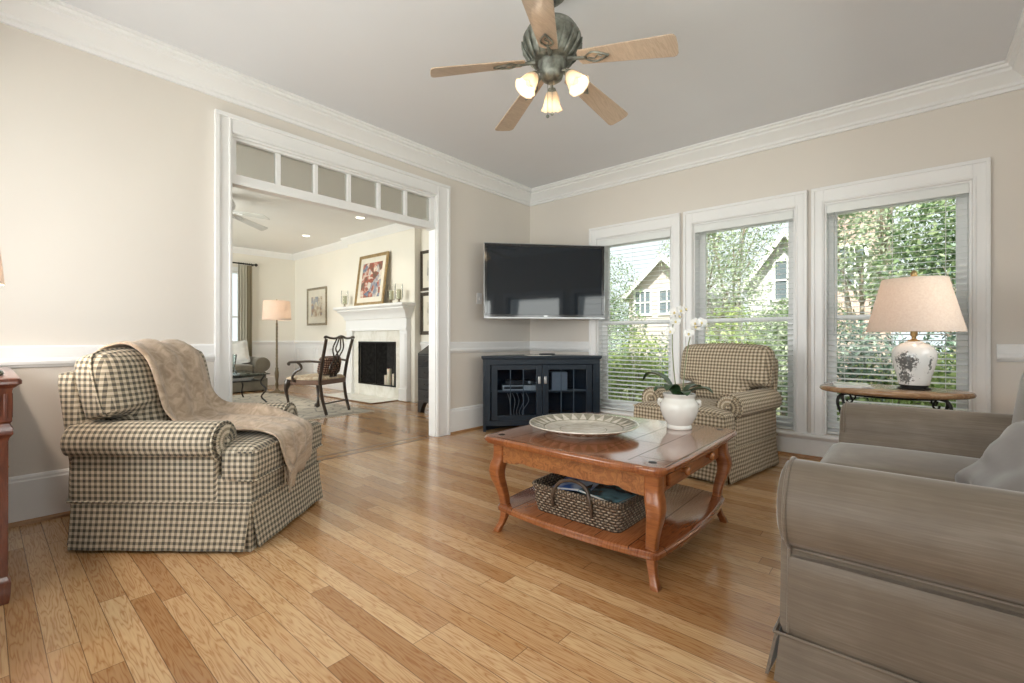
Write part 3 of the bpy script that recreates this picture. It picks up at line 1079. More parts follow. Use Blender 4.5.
for sx in (-1, 1):
    for sy in (-1, 1):
        b = bmn()
        prof = [(.454, .0, .031), (.40, .0, .031), (.372, .001, .032), (.345, .009, .034), (.31, .015, .033), (.27, .011, .029), (.225, -.001, .025), (.175, -.011, .022), (.125, -.016, .0205), (.08, -.013, .0175), (.045, -.004, .016), (.018, .008, .017), (.004, .012, .0185), (0, .012, .0165)]
        rings = []
        for z, o, h in prof:
            cx, cy = sx * (.405 + o), sy * (.425 + o)
            rings.append([(cx + h * px, cy + h * py, z) for px, py in rrect(1, 1, .35, 0, 3, 1)])
        loft(b, rings, True, True)
        obj('leg', b, M_cherry, ct, sharp=50)
def apron(bm, L, depth, M):
    pts = []
    n = 40
    for i in range(n + 1):
        u = -1 + 2 * i / n
        z = .372 - .010 * (1 - u * u) - .016 * max(0, (abs(u) - .72) / .28) ** .5 + .006 * math.exp(-((abs(u) - .66) / .05) ** 2)
        pts.append((u * L, z))
    poly = pts + [(L, .456), (-L, .456)]
    prism(bm, poly, -depth / 2, depth / 2, 'y', M)
for y in (-.435, .435):
    b = bmn(); apron(b, .376, .02, T(0, y, 0)); obj('apron', b, M_burl, ct, .002)
b = bmn(); bx(b, -.426, -.406, -.395, .395, .36, .456); obj('apron', b, M_burl, ct, .002)
b = bmn(); bx(b, .385, .403, -.395, .395, .348, .362); bx(b, .385, .403, -.395, -.30, .362, .456); bx(b, .385, .403, .30, .395, .362, .456); bx(b, .385, .40, -.30, .30, .448, .456); bx(b, .36, .384, -.39, .39, .35, .456); obj('drawer_frame', b, M_cherry, ct, .002)
b = bmn(); bx(b, .386, .416, -.292, .292, .366, .445); dr = obj('drawer', b, M_cherry, ct, .006)
for y in (-.16, .16):
    b = bmn(); lathe(b, [(.011, 0), (.009, .008), (.010, .014), (.018, .02), (.0195, .027), (.016, .034), (.006, .038), (.001, .0385)], 16, M=T(.415, y, .406) @ Ry(PI / 2)); obj('knob', b, wood('knob_wood', (.30, .10, .03), (.45, .18, .06), .25), dr)

TZ = .4905
# platter
m, nt = mk('painted_stoneware')
sp = nd(nt, 'SeparateXYZ', None, Vector=nd(nt, 'TexCoord').outputs['Object'])
rad = mt(nt, 'SQRT', mt(nt, 'ADD', mt(nt, 'POWER', sp.outputs[0], 2.0), mt(nt, 'POWER', sp.outputs[1], 2.0)))
ang = mt(nt, 'ARCTAN2', sp.outputs[1], sp.outputs[0])
fr = mt(nt, 'ABSOLUTE', mt(nt, 'SUBTRACT', mt(nt, 'MULTIPLY', mt(nt, 'FRACT', mt(nt, 'MULTIPLY', ang, 28 / (2 * PI))), 2.0), 1.0))
rr = mt(nt, 'DIVIDE', mt(nt, 'SUBTRACT', rad, .205), .062)
tri = mt(nt, 'GREATER_THAN', mt(nt, 'ADD', fr, mt(nt, 'MULTIPLY', rr, .75)), .82)
inr = mt(nt, 'MULTIPLY', mt(nt, 'GREATER_THAN', rad, .200), mt(nt, 'LESS_THAN', rad, .273))
wn = nd(nt, 'TexNoise', None, Vector=nd(nt, 'TexCoord').outputs['Object'], Scale=30.0, Detail=4.0).outputs[0]
cream_ = ramp(nt, wn, [(.3, (.54, .49, .41)), (.7, (.74, .69, .60))])
dk = ramp(nt, wn, [(.3, (.15, .14, .10)), (.7, (.36, .33, .24))])
ln = mt(nt, 'LESS_THAN', mt(nt, 'ABSOLUTE', mt(nt, 'SUBTRACT', rad, .203)), .004)
ln2 = mt(nt, 'LESS_THAN', mt(nt, 'ABSOLUTE', mt(nt, 'SUBTRACT', rad, .12)), .002)
pat = mt(nt, 'MAXIMUM', mt(nt, 'MULTIPLY', tri, inr), mt(nt, 'MAXIMUM', ln, ln2))
M_plat = fin(m, nt, mixc(nt, mt(nt, 'MULTIPLY', pat, .85), cream_, dk), .22, 0, wn, .05, .003, Coat_Weight=.3)
b = bmn()
lathe(b, [(.001, .006), (.10, .006), (.145, .002), (.15, .0), (.158, .0), (.162, .006), (.20, .018), (.245, .033), (.275, .045), (.281, .049), (.280, .053), (.272, .052), (.24, .041), (.203, .029), (.195, .026), (.16, .019), (.10, .016), (.001, .0155)], 64)
o = obj('platter', b, M_plat, None, sharp=60); o.location = (2.265, -2.40, TZ)
tag(o, 'large shallow stoneware platter with a painted zigzag rim lying on the coffee table', 'platter')
# orchid in its pot
op = thing('potted_orchid', 'white moth orchid in a cream ceramic urn on the coffee table', 'plant', (2.60, -1.965, TZ), math.radians(20))
M_pot = plain('cream_glaze', (.80, .775, .72), .22, var=.04, scale=5, Coat_Weight=.4)
b = bmn()
lathe(b, [(.001, 0), (.062, 0), (.066, .006), (.064, .016), (.060, .022), (.066, .03), (.086, .065), (.098, .10), (.099, .125), (.091, .148), (.080, .160), (.078, .170), (.084, .178), (.086, .186), (.082, .19), (.074, .188), (.070, .172), (.06, .165), (.001, .163)], 40)
pot = obj('pot', b, M_pot, op, sharp=50)
for s_ in (-1, 1):
    b = bmn(); tube(b, spline([(s_ * .088, 0, .152), (s_ * .100, -.008, .148), (s_ * .106, 0, .132), (s_ * .098, .008, .118)], 5), .007, 8); sph(b, (s_ * .1, 0, .148), .013, 10, 6); obj('lug_handle', b, M_pot, pot)
b = bmn(); sph(b, (0, 0, .155), .066, 16, 8, s=(1, 1, .35)); obj('potting_moss', b, plain('moss', (.06, .055, .03), .95, var=.5, scale=60, bs=.8), op)
M_leaf = plain('orchid_leaf', (.035, .075, .03), .35, var=.25, scale=12, Coat_Weight=.2)
def leafblade(bm, pts, wid):
    P = spline(pts, 6)
    n = len(P)
    rings = []
    for i, p in enumerate(P):
        t = (P[min(i + 1, n - 1)] - P[max(0, i - 1)]).normalized()
        s = t.cross(Vector((0, 0, 1)))
        s = s.normalized() if s.length > 1e-3 else Vector((1, 0, 0))
        nn_ = s.cross(t).normalized()
        w_ = wid * max(.06, math.sin(PI * min(1, (.12 + .88 * i / (n - 1)))) ** .6)
        rings.append([p - s * w_ + nn_ * w_ * .3, p + nn_ * .0015, p + s * w_ + nn_ * w_ * .3, p + s * w_ * .9 + nn_ * (w_ * .3 - .003), p - nn_ * .0025, p - s * w_ * .9 + nn_ * (w_ * .3 - .003)])
    loft(bm, rings, True, True)
for a, L, up, wd in ((165, .20, .13, .038), (205, .14, .06, .034), (-12, .17, .06, .036), (28, .13, .07, .028), (245, .14, .08, .03), (-70, .12, .045, .03)):
    a = math.radians(a); c_, s_ = math.cos(a), math.sin(a)
    b = bmn(); leafblade(b, [(c_ * .015, s_ * .015, .16), (c_ * L * .4, s_ * L * .4, .16 + up * .8), (c_ * L * .8, s_ * L * .8, .16 + up), (c_ * L, s_ * L, .16 + up * .7)], wd)
    obj('leaf', b, M_leaf, op, sharp=80)
M_stem = plain('orchid_stem', (.20, .22, .12), .5)
M_petal = plain('orchid_petal', (.88, .87, .84), .55, var=.02, Subsurface_Weight=.1)
M_lip = plain('orchid_lip', (.75, .62, .30), .5)
stems = [[(-.01, 0, .16), (-.03, .0, .35), (-.035, .01, .52), (-.02, 0, .61), (.01, -.02, .64)], [(.015, 0, .16), (.03, .01, .33), (.05, 0, .47), (.075, -.015, .55), (.10, -.03, .565)]]
flw = []
for k, sp_ in enumerate(stems):
    P = spline(sp_, 8)
    b = bmn(); tube(b, P, .0035, 6); st = obj('stem', b, M_stem, op)
    for q in ((16, 20, 23, 26, 29, 32) if k == 0 else (19, 23, 26, 29, 32)):
        flw.append((P[min(q, len(P) - 1)], k, q))
for i, (p, k, q) in enumerate(flw):
    az = -1.1 + (i % 3 - 1) * .9
    M = T(p.x + .018 * math.cos(az), p.y + .018 * math.sin(az), p.z + .005) @ Rz(az + PI / 2) @ Rx(PI / 2 - .35) @ Matrix.Scale(.82, 4)
    b = bmn()
    for (ang_, L, wd) in ((90, .034, .016), (210, .034, .015), (330, .034, .015), (12, .038, .024), (168, .038, .024)):
        a = math.radians(ang_)
        rings = []
        for j in range(7):
            t = j / 6
            w_ = wd * max(.08, math.sin(PI * (.1 + .88 * t)) ** .7)
            cx, cy = L * t * math.cos(a), L * t * math.sin(a)
            nx, ny = -math.sin(a), math.cos(a)
            zz = .004 + .010 * t * t - .003
            rings.append([(cx + nx * w_, cy + ny * w_, zz), (cx, cy, zz + .003), (cx - nx * w_, cy - ny * w_, zz), (cx, cy, zz + .0015)])
        loft(b, rings, True, True, M)
    f = obj('flower', b, M_petal, op, sharp=80)
    b = bmn(); sph(b, (0, -.006, .009), .0075, 8, 6, M, (1, 1.3, .9)); obj('lip', b, M_lip, f)

# basket on the lower shelf with papers in it
m, nt = mk('woven_seagrass')
u, v = uvxy(nt)
uu = mt(nt, 'MULTIPLY', u, 38.0); vv = mt(nt, 'MULTIPLY', v, 75.0)
row = mt(nt, 'FLOOR', vv)
ph = mt(nt, 'ADD', uu, mt(nt, 'MULTIPLY', mt(nt, 'MODULO', row, 2.0), .5))
wv = mt(nt, 'ABSOLUTE', mt(nt, 'SINE', mt(nt, 'MULTIPLY', ph, PI)))
rv = mt(nt, 'SINE', mt(nt, 'MULTIPLY', mt(nt, 'FRACT', vv), PI))
h = mt(nt, 'MULTIPLY', wv, rv)
nz = nd(nt, 'TexNoise', None, Vector=nd(nt, 'TexCoord').outputs['UV'], Scale=55.0, Detail=4.0).outputs[0]
col = mixc(nt, h, (.045, .025, .014), ramp(nt, nz, [(.3, (.24, .15, .09)), (.5, (.42, .31, .21)), (.7, (.66, .56, .44))]))
M_wick = fin(m, nt, col, .75, 0, h, 1.0, .012)
bk = thing('wicker_basket', 'low woven basket with hoop handles on the lower shelf of the coffee table', 'basket', (2.385, -2.425, .1435))
hx, hy = .235, .255
def ringz(ins, z): return [(x, y, z) for x, y in rrect(hx - ins, hy - ins, .03, 0.004, 4, 10)]
b = bmn()
loft(b, [ringz(.012, 0), ringz(.006, .03), ringz(0, .08), ringz(-.004, .118), ringz(.008, .118), ringz(.014, .08), ringz(.02, .014), ringz(.12, .012)], True, True)
bo = obj('woven_body', b, M_wick, bk, sharp=60)
b = bmn()
for dz, o in ((.118, .002), (.127, .004)):
    tube(b, [(x, y, dz) for x, y in rrect(hx + o, hy + o, .03, .004, 4, 10)] + [(hx + o - .03, -hy - o, dz)], .0085, 7)
obj('rim', b, M_wick, bk)
for sy in (-1, 1):
    b = bmn()
    P = spline([(-.105, sy * (hy + .010), .05), (-.10, sy * (hy + .016), .11), (-.07, sy * (hy + .004), .165), (0, sy * (hy - .004), .185), (.07, sy * (hy + .004), .165), (.10, sy * (hy + .016), .11), (.105, sy * (hy + .010), .05)], 7)
    tube(b, P, .0085, 8); obj('handle', b, plain('dark_rattan', (.07, .042, .025), .5, var=.4, scale=40, bs=.5), bk)
def bookmat(name, c1, c2, sc): 
    m, nt = mk(name)
    n = nd(nt, 'TexNoise', None, Vector=nd(nt, 'TexCoord').outputs['Object'], Scale=sc, Detail=2.0).outputs[0]
    return fin(m, nt, ramp(nt, n, [(.42, c1), (.58, c2)]), .22, Coat_Weight=.4)
M_paper = plain('paper_edges', (.75, .73, .68), .8)
def book(name, label, cat, loc, rot, sx, sy, sz, mat, group=None):
    r = bpy.data.objects.new(name, None); C.objects.link(r); r.location = loc; r.rotation_euler = rot; tag(r, label, cat, group)
    b = bmn(); bx(b, -sx / 2 + .002, sx / 2 - .003, -sy / 2 + .003, sy / 2 - .003, .0015, sz - .0015); obj('pages', b, M_paper, r)
    b = bmn(); bx(b, -sx / 2, sx / 2, -sy / 2, sy / 2, sz - .0015, sz); bx(b, -sx / 2, sx / 2, -sy / 2, sy / 2, 0, .0015); bx(b, -sx / 2, -sx / 2 + .002, -sy / 2, sy / 2, 0, sz); obj('cover', b, mat, r)
    return r
book('magazine', 'blue and white magazine lying at the left in the basket under the coffee table', 'magazine', (2.29, -2.44, .248), (math.radians(3), math.radians(-5), math.radians(8)), .205, .27, .012, bookmat('blue_cover', (.07, .16, .45), (.55, .66, .80), 9))
book('magazine', 'dark teal magazine lying at the right in the basket under the coffee table', 'magazine', (2.475, -2.47, .245), (0, math.radians(4), math.radians(-6)), .205, .27, .012, bookmat('teal_cover', (.03, .07, .08), (.12, .30, .36), 12))
book('book', 'thick pale book at the bottom of the basket under the coffee table', 'book', (2.36, -2.42, .157), (0, 0, math.radians(4)), .26, .33, .035, bookmat('pale_cover', (.50, .48, .44), (.65, .62, .57), 6))
book('book', 'flat dark book in the basket lying on the thick pale book', 'book', (2.40, -2.42, .193), (0, 0, math.radians(-3)), .34, .37, .03, bookmat('dark_cover', (.06, .05, .07), (.14, .11, .12), 6))

# ------------------------------------------------------------------ television and its cabinet
ang45 = math.atan2(.793, .766)
cabp = ((.19 + 1.055) / 2, (-1.018 - .13) / 2)
M_navy = wood('ink_blue_paint', (.0045, .013, .025), (.009, .022, .040), .34, (5, 5, 40), coat=.1)
cab = thing('tv_cabinet', 'ink blue corner cabinet with two glazed doors below the television', 'cabinet', (cabp[0], cabp[1], 0), ang45)
hw = .622
b = bmn()
foot = [(-hw, 0), (hw, 0), (hw, .06), (.16, .50), (-.16, .50), (-hw, .06)]
def poly_in(ins): return [(max(-hw + ins, min(hw - ins, x)), max(ins, y - ins * .7 if y > .2 else y)) for x, y in foot]
bx(b, -hw, -hw + .03, 0, .10, 0.0, .765); bx(b, hw - .03, hw, 0, .10, 0.0, .765)
bx(b, -hw + .03, hw - .03, .0, .02, .70, .765); bx(b, -hw + .03, hw - .03, .0, .02, .06, .115); bx(b, -hw + .03, -hw + .075, 0, .02, .115, .70); bx(b, hw - .075, hw - .03, 0, .02, .115, .70)
prism(b, [(-hw + .01, .02), (hw - .01, .02), (hw - .01, .08), (.14, .47), (-.14, .47), (-hw + .01, .08)], .08, .10, 'z')
# canted back panels and floor plinth
for (p, q) in (((-hw + .01, .08), (-.14, .46)), ((hw - .01, .08), (.14, .46)), ((-.14, .465), (.14, .465))):
    t_ = Vector((q[0] - p[0], q[1] - p[1])).normalized(); n_ = Vector((-t_.y, t_.x)) * .007
    prism(b, [(p[0] + n_.x, p[1] + n_.y), (q[0] + n_.x, q[1] + n_.y), (q[0] - n_.x, q[1] - n_.y), (p[0] - n_.x, p[1] - n_.y)], .0, .765, 'z')
obj('carcass', b, M_navy, cab, .003)
b = bmn()
tp = [(-hw - .018, -.02), (hw + .018, -.02), (hw + .018, .085), (.15, .49), (-.15, .49), (-hw - .018, .085)]
prism(b, tp, .765, .792, 'z'); prism(b, [(x * .985, y * .98 + .004) for x, y in tp], .755, .765, 'z'); obj('cabinet_top', b, M_navy, cab, .004)
b = bmn(); prism(b, [(-hw + .04, .03), (hw - .04, .03), (hw - .04, .085), (.15, .45), (-.15, .45), (-hw + .04, .085)], .40, .415, 'z'); obj('shelf', b, M_navy, cab)
for s_ in (-1, 1):
    x0, x1 = (-.535, -.003) if s_ < 0 else (.003, .535)
    z0, z1 = .118, .697
    b = bmn()
    fw = .062
    bx(b, x0, x0 + fw, -.008, .016, z0, z1); bx(b, x1 - fw, x1, -.008, .016, z0, z1); bx(b, x0 + fw, x1 - fw, -.008, .016, z0, z0 + .05); bx(b, x0 + fw, x1 - fw, -.008, .016, z1 - .05, z1)
    d = obj('door', b, M_navy, cab, .003)
    b = bmn()
    iw = (x1 - x0 - 2 * fw) / 3
    for k in (1, 2): bx(b, x0 + fw + iw * k - .0035, x0 + fw + iw * k + .0035, -.004, .010, z0 + .05, z1 - .05)
    bx(b, x0 + fw, x1 - fw, -.004, .010, (z0 + z1) / 2 - .0035 + .02, (z0 + z1) / 2 + .0035 + .02)
    obj('muntin', b, plain('muntin_blue', (.05, .08, .12), .35), d)
    b = bmn(); bx(b, x0 + fw, x1 - fw, .003, .006, z0 + .05, z1 - .05); obj('glass_pane', b, M_cabglass, d)
    b = bmn(); hxp = -.033 if s_ < 0 else .033
    bx(b, hxp - .013, hxp + .013, -.022, -.0085, .50, .575); bx(b, hxp - .009, hxp + .009, -.026, -.02, .505, .57); obj('pull', b, M_silver, d, .004)
def box_on_cab(name, label, cat, lx, ly, z, sx, sy, sz, mat, face=None, rz=0):
    M = T(*cabp, 0) @ Rz(ang45)
    p = M @ Vector((lx, ly, z))
    r = bpy.data.objects.new(name, None); C.objects.link(r); r.location = p; r.rotation_euler = (0, 0, ang45 + rz); tag(r, label, cat)
    b = bmn(); bx(b, -sx / 2, sx / 2, -sy / 2, sy / 2, .006, sz); obj('housing', b, mat, r, .003)
    for qx in (-1, 1):
        for qy in (-1, 1):
            b = bmn(); cyl(b, (qx * sx * .4, qy * sy * .38, 0), (qx * sx * .4, qy * sy * .38, .008), .008, seg=8); obj('foot', b, M_black, r)
    if face:
        b = bmn(); bx(b, -sx * .46, sx * .1, -sy / 2 - .002, -sy / 2 + .001, sz * .35, sz * .8); obj('display', b, M_black, r)
        b = bmn(); cyl(b, (sx * .32, -sy / 2 - .012, sz * .55), (sx * .32, -sy / 2, sz * .55), min(.016, sz * .3), seg=14); obj('knob', b, M_silver, r)
    return r
box_on_cab('media_player', 'silver media player on the upper shelf behind the left cabinet door', 'media player', -.235, .16, .415, .36, .22, .065, M_silver, True)
box_on_cab('cable_box', 'thin black cable box stacked on the silver media player', 'cable box', -.225, .17, .482, .30, .18, .045, M_black, True)
box_on_cab('speaker', 'grey boxy speaker on the upper shelf behind the right cabinet door', 'speaker', .20, .16, .415, .17, .17, .20, plain('speaker_grey', (.25, .27, .30), .6), None)
box_on_cab('game_console', 'dark wide box on the bottom shelf behind the right cabinet door', 'game console', .24, .15, .10, .28, .18, .08, plain('charcoal_box', (.035, .033, .032), .5), True)
b = bmn()
Mc = T(*cabp, 0) @ Rz(ang45)
for k in range(5):
    P = spline([(-.36 + .05 * k, .20, .40), (-.33 + .045 * k + .03 * random.random(), .17, .3), (-.32 + .03 * k, .13, .18), (-.30 + .04 * k, .15, .107), (-.2 + .03 * k, .17, .105)], 7)
    tube(b, P, .004, 6, Mc)
o = obj('cable_bundle', b, plain('grey_cable', (.22, .22, .23), .5)); tag(o, 'tangle of grey cables hanging behind the left cabinet door', 'cables')
# papers lying on the cabinet
p = Mc @ Vector((-.03, .10, .792))
o = book('booklet', 'open white booklet lying on the ink blue cabinet below the television', 'booklet', p, (0, 0, ang45 + .15), .26, .16, .006, M_paper)
p = Mc @ Vector((.06, .06, .7985))
b = bmn(); cushion(b, .17, .045, .018, .007, 0, 6, T(0, 0, .009)); o = obj('remote_control', b, M_black); o.location = p; o.rotation_euler = (0, 0, ang45 + .1)
tag(o, 'black remote control on the open booklet below the television', 'remote control')
b = bmn()
for i in range(5):
    for j in (-1, 0, 1): cyl(b, (-.06 + .028 * i, j * .012, .016), (-.06 + .028 * i, j * .012, .0195), .004, seg=8)
obj('buttons', b, M_silver, o)

m, nt = mk('tv_screen_glass')
M_screen = fin(m, nt, (.008, .014, .022), .05, 0, None, Specular_IOR_Level=.5, Coat_Weight=.15, Coat_Roughness=.02)
ax_ = math.radians(49)     # direction of the screen's width
tv = thing('television', 'large black flat television on a swing arm in the corner, above the blue cabinet', 'television', (.645, -.548, 1.195), ax_)
TW, TH = 1.29, .77
b = bmn(); bx(b, -TW / 2, TW / 2, .012, .06, 0, TH); obj('housing', b, M_black, tv, .008, 3)
b = bmn()
bx(b, -TW / 2, TW / 2, -.006, .012, 0, .032); bx(b, -TW / 2, TW / 2, -.006, .012, TH - .028, TH); bx(b, -TW / 2, -TW / 2 + .028, -.006, .012, .032, TH - .028); bx(b, TW / 2 - .028, TW / 2, -.006, .012, .032, TH - .028)
obj('bezel', b, plain('gloss_black', (.02, .021, .024), .12, Coat_Weight=.5), tv, .003)
b = bmn(); bx(b, -TW / 2 - .006, TW / 2 + .006, -.008, .05, -.012, .006); bx(b, -TW / 2 - .006, -TW / 2 + .001, -.007, .05, 0, TH); bx(b, TW / 2 - .001, TW / 2 + .006, -.007, .05, 0, TH); bx(b, -TW / 2 - .006, TW / 2 + .006, -.007, .05, TH - .001, TH + .005)
obj('edge_trim', b, plain('silver_edge', (.50, .51, .52), .3, .6), tv, .002)
b = bmn(); bx(b, -TW / 2 + .028, TW / 2 - .028, -.0005, .006, .032, TH - .028); obj('screen', b, M_screen, tv)
b = bmn(); bx(b, -.2, .2, .06, .085, .2, .58); bx(b, -.05, .05, .085, .55, .34, .42); bx(b, -.10, .10, .50, .56, .28, .48)
obj('wall_mount', b, M_iron, tv, .003)
b = bmn(); bx(b, -.02, .02, -.0075, -.005, .012, .02); obj('standby_badge', b, M_silver, tv)

# ------------------------------------------------------------------ oval side table, books, lamp
st = thing('side_table', 'oval wooden side table on scrolled iron legs between the sofa and the right window', 'side table', (3.46, -.585, 0))
M_maple = wood('honey_maple', (.25, .13, .06), (.42, .25, .13), .25, (3, 25, 3), coat=.4)
def ell(a, bb, z, n=48): return [(a * math.cos(2 * PI * i / n), bb * math.sin(2 * PI * i / n), z) for i in range(n)]
b = bmn(); loft(b, [ell(.37, .26, .62), ell(.385, .275, .626), ell(.39, .28, .638), ell(.385, .275, .65), ell(.375, .265, .655)], True, True); obj('tabletop', b, M_maple, st, sharp=50)
for sx in (-1, 1):
    for sy in (-1, 1):
        b = bmn()
        P = spline([(sx * .21, sy * .12, .618), (sx * .26, sy * .15, .60), (sx * .27, sy * .155, .54), (sx * .23, sy * .13, .42), (sx * .20, sy * .09, .27), (sx * .22, sy * .12, .10), (sx * .30, sy * .17, .02), (sx * .33, sy * .185, .012)], 8)
        tube(b, P, .009, 8); tube(b, spline([(sx * .21, sy * .12, .612), (sx * .195, sy * .11, .57), (sx * .215, sy * .12, .55), (sx * .225, sy * .127, .575)], 6), .006, 6)
        obj('leg', b, M_iron, st)
b = bmn(); tube(b, [(.235 * math.cos(t), .15 * math.sin(t), .605) for t in [2 * PI * k / 32 for k in range(33)]], .008, 6); tube(b, ell(.2, .09, .27, 24) + [(.2, 0, .27)], .007, 6); obj('stretcher', b, M_iron, st)
book('magazine', 'pale magazine with a plain cover, undermost of two on the oval side table', 'magazine', (3.235, -.60, .6555), (0, 0, .35), .21, .28, .008, bookmat('grey_cover', (.55, .57, .60), (.75, .76, .78), 8))
book('magazine', 'white magazine, uppermost of two on the oval side table', 'magazine', (3.245, -.60, .664), (0, 0, .15), .20, .27, .007, bookmat('white_cover', (.70, .71, .72), (.85, .85, .86), 5))
tl = thing('table_lamp', 'white ceramic jar lamp with painted black trees and a cream shade on the side table', 'lamp', (3.57, -.575, .655))
b = bmn(); lathe(b, [(.001, 0), (.080, 0), (.084, .004), (.080, .010), (.068, .014), (.066, .02), (.073, .024), (.073, .029), (.001, .029)], 32)
for k in range(4):
    a = PI / 4 + k * PI / 2
    sph(b, (.07 * math.cos(a), .07 * math.sin(a), .008), .012, 8, 6)
obj('stand', b, M_iron, tl)
m, nt = mk('painted_porcelain')
tc = nd(nt, 'TexCoord').outputs['Object']
sp = nd(nt, 'SeparateXYZ', None, Vector=tc)
an = mt(nt, 'ARCTAN2', sp.outputs[1], sp.outputs[0])
uvv = nd(nt, 'CombineXYZ', None, X=mt(nt, 'MULTIPLY', an, .11), Y=sp.outputs[2], Z=0.0).outputs[0]
n1 = nd(nt, 'TexNoise', None, Vector=uvv, Scale=60.0, Detail=6.0, Roughness=.7).outputs[0]
def blob(a0, z0, ra, rz_):
    da = mt(nt, 'POWER', mt(nt, 'DIVIDE', mt(nt, 'SUBTRACT', an, a0), ra), 2.0)
    dz = mt(nt, 'POWER', mt(nt, 'DIVIDE', mt(nt, 'SUBTRACT', sp.outputs[2], z0), rz_), 2.0)
    return mt(nt, 'SUBTRACT', 1.0, mt(nt, 'MINIMUM', mt(nt, 'ADD', da, dz), 1.0))
bl = blob(-1.95, .175, .75, .085)
bl = mt(nt, 'MAXIMUM', bl, mt(nt, 'MULTIPLY', blob(-2.1, .08, .7, .055), .95))
bl = mt(nt, 'MAXIMUM', bl, mt(nt, 'MULTIPLY', blob(-.75, .16, .18, .07), .8))
bl = mt(nt, 'MAXIMUM', bl, mt(nt, 'MULTIPLY', blob(1.2, .15, .8, .08), .9))
ink = mt(nt, 'GREATER_THAN', mt(nt, 'ADD', mt(nt, 'MULTIPLY', bl, .27), n1), .66)
M_porc = fin(m, nt, mixc(nt, mt(nt, 'MULTIPLY', ink, .85), (.83, .83, .82), (.03, .032, .03)), .12, 0, None, Coat_Weight=.5)
b = bmn(); lathe(b, [(.001, .029), (.074, .029), (.077, .034), (.080, .06), (.092, .11), (.106, .165), (.112, .205), (.110, .235), (.098, .265), (.072, .288), (.05, .296), (.044, .30), (.044, .304), (.001, .305)], 48); obj('jar', b, M_porc, tl, sharp=60)
b = bmn(); lathe(b, [(.001, .304), (.03, .304), (.032, .309), (.02, .314), (.012, .32), (.012, .335), (.018, .34), (.018, .372), (.012, .376), (.004, .38), (.004, .70), (.001, .701)], 16); obj('neck', b, M_brass, tl)
b = bmn(); lathe(b, [(.001, .70), (.012, .701), (.010, .710), (.016, .716), (.018, .728), (.016, .742), (.009, .752), (.001, .755)], 14); obj('finial', b, M_brass, tl)
m, nt = mk('cream_shade_linen')
n = nd(nt, 'TexNoise', None, Vector=nd(nt, 'TexCoord').outputs['Object'], Scale=90.0, Detail=2.0).outputs[0]
c_ = ramp(nt, n, [(.3, (.80, .71, .64)), (.7, (.88, .80, .73))])
p_ = nd(nt, 'BsdfDiffuse', None, Color=c_)
t_ = nd(nt, 'BsdfTranslucent', None, Color=c_)
mx = nd(nt, 'MixShader', None, Fac=.45, i1=p_.outputs[0], i2=t_.outputs[0])
nt.links.new(mx.outputs[0], nd(nt, 'OutputMaterial').inputs[0]); M_shade = m
def shade(name, r0, r1, z0, z1, mat, par):
    b = bmn()
    t = .003
    loft(b, [[(r * math.cos(2 * PI * i / 56), r * math.sin(2 * PI * i / 56), z) for i in range(56)] for r, z in ((r0, z0), (r0 - .002, z0 + .008), (r1 + .002, z1 - .008), (r1, z1), (r1 - t, z1), (r1 - t, z1 - .006), (r0 - t - .001, z0 + .006), (r0 - t, z0), (r0, z0))], True, False)
    s = obj(name, b, mat, par, sharp=50)
    return s
def console_lamp():
    r = thing('table_lamp', 'lamp with a dark green foot on the mahogany sideboard at the left edge', 'lamp', (.835, -4.475, .834))
    g = plain('green_glaze', (.05, .07, .04), .2)
    b = bmn(); lathe(b, [(.001, 0), (.088, 0), (.092, .006), (.088, .018), (.05, .028), (.022, .05), (.02, .12), (.03, .16), (.02, .22), (.02, .28), (.001, .281)], 32); obj('foot', b, g, r, sharp=60)
    b = bmn(); lathe(b, [(.001, .28), (.014, .28), (.014, .33), (.004, .335), (.004, .56), (.010, .57), (.006, .59), (.001, .592)], 14); obj('neck', b, M_brass, r)
    shade('lamp_shade', .095, .075, .355, .555, M_shade, r)
    b = bmn(); sph(b, (0, 0, .455), .03, 12, 8, s=(1, 1, 1.3)); obj('bulb', b, emit('warm_bulb_console', (1, .75, .5), 3.0), r)
    light('console_lamp_light', 'POINT', (.835, -4.475, .834 + .385), 17.0, (1, .82, .66), radius=.02)


sh = shade('lamp_shade', .243, .162, .365, .70, M_shade, tl)
b = bmn()
for k in range(3):
    a = k * 2 * PI / 3
    cyl(b, (0, 0, .695), (.161 * math.cos(a), .161 * math.sin(a), .695), .002, seg=6)
tube(b, [(.16 * math.cos(t), .16 * math.sin(t), .695) for t in [2 * PI * k / 32 for k in range(33)]], .002, 6)
obj('spider', b, M_brass, tl)
b = bmn(); sph(b, (0, 0, .47), .032, 14, 10, s=(1, 1, 1.3)); cyl(b, (0, 0, .38), (0, 0, .44), .014, seg=12); obj('bulb', b, emit('warm_bulb_lamp', (1, .8, .6), 1.5), tl)
light('table_lamp_light', 'POINT', (3.57, -.575, .655 + .54), 2.6, (1, .80, .62), radius=.04)

# ------------------------------------------------------------------ ceiling fan
m, nt = mk('verdigris_bronze')
tc = nd(nt, 'TexCoord').outputs['Object']
n = nd(nt, 'TexNoise', None, Vector=tc, Scale=22.0, Detail=4.0).outputs[0]
M_verd = fin(m, nt, ramp(nt, n, [(.35, (.10, .10, .085)), (.55, (.22, .23, .20)), (.7, (.36, .37, .33))]), .42, .55, n, .3, .004)
M_blade = wood('bleached_blade_wood', (.46, .35, .26), (.60, .48, .375), .38, (40, 4, 4), coat=.2)
m, nt = mk('frosted_scallop_glass')
n = nd(nt, 'TexNoise', None, Vector=nd(nt, 'TexCoord').outputs['Object'], Scale=70.0, Detail=2.0).outputs[0]
p_ = nd(nt, 'BsdfPrincipled', None, Base_Color=rgba((.92, .86, .78)), Roughness=.25)
t_ = nd(nt, 'BsdfTranslucent', None, Color=rgba((.80, .68, .52)))
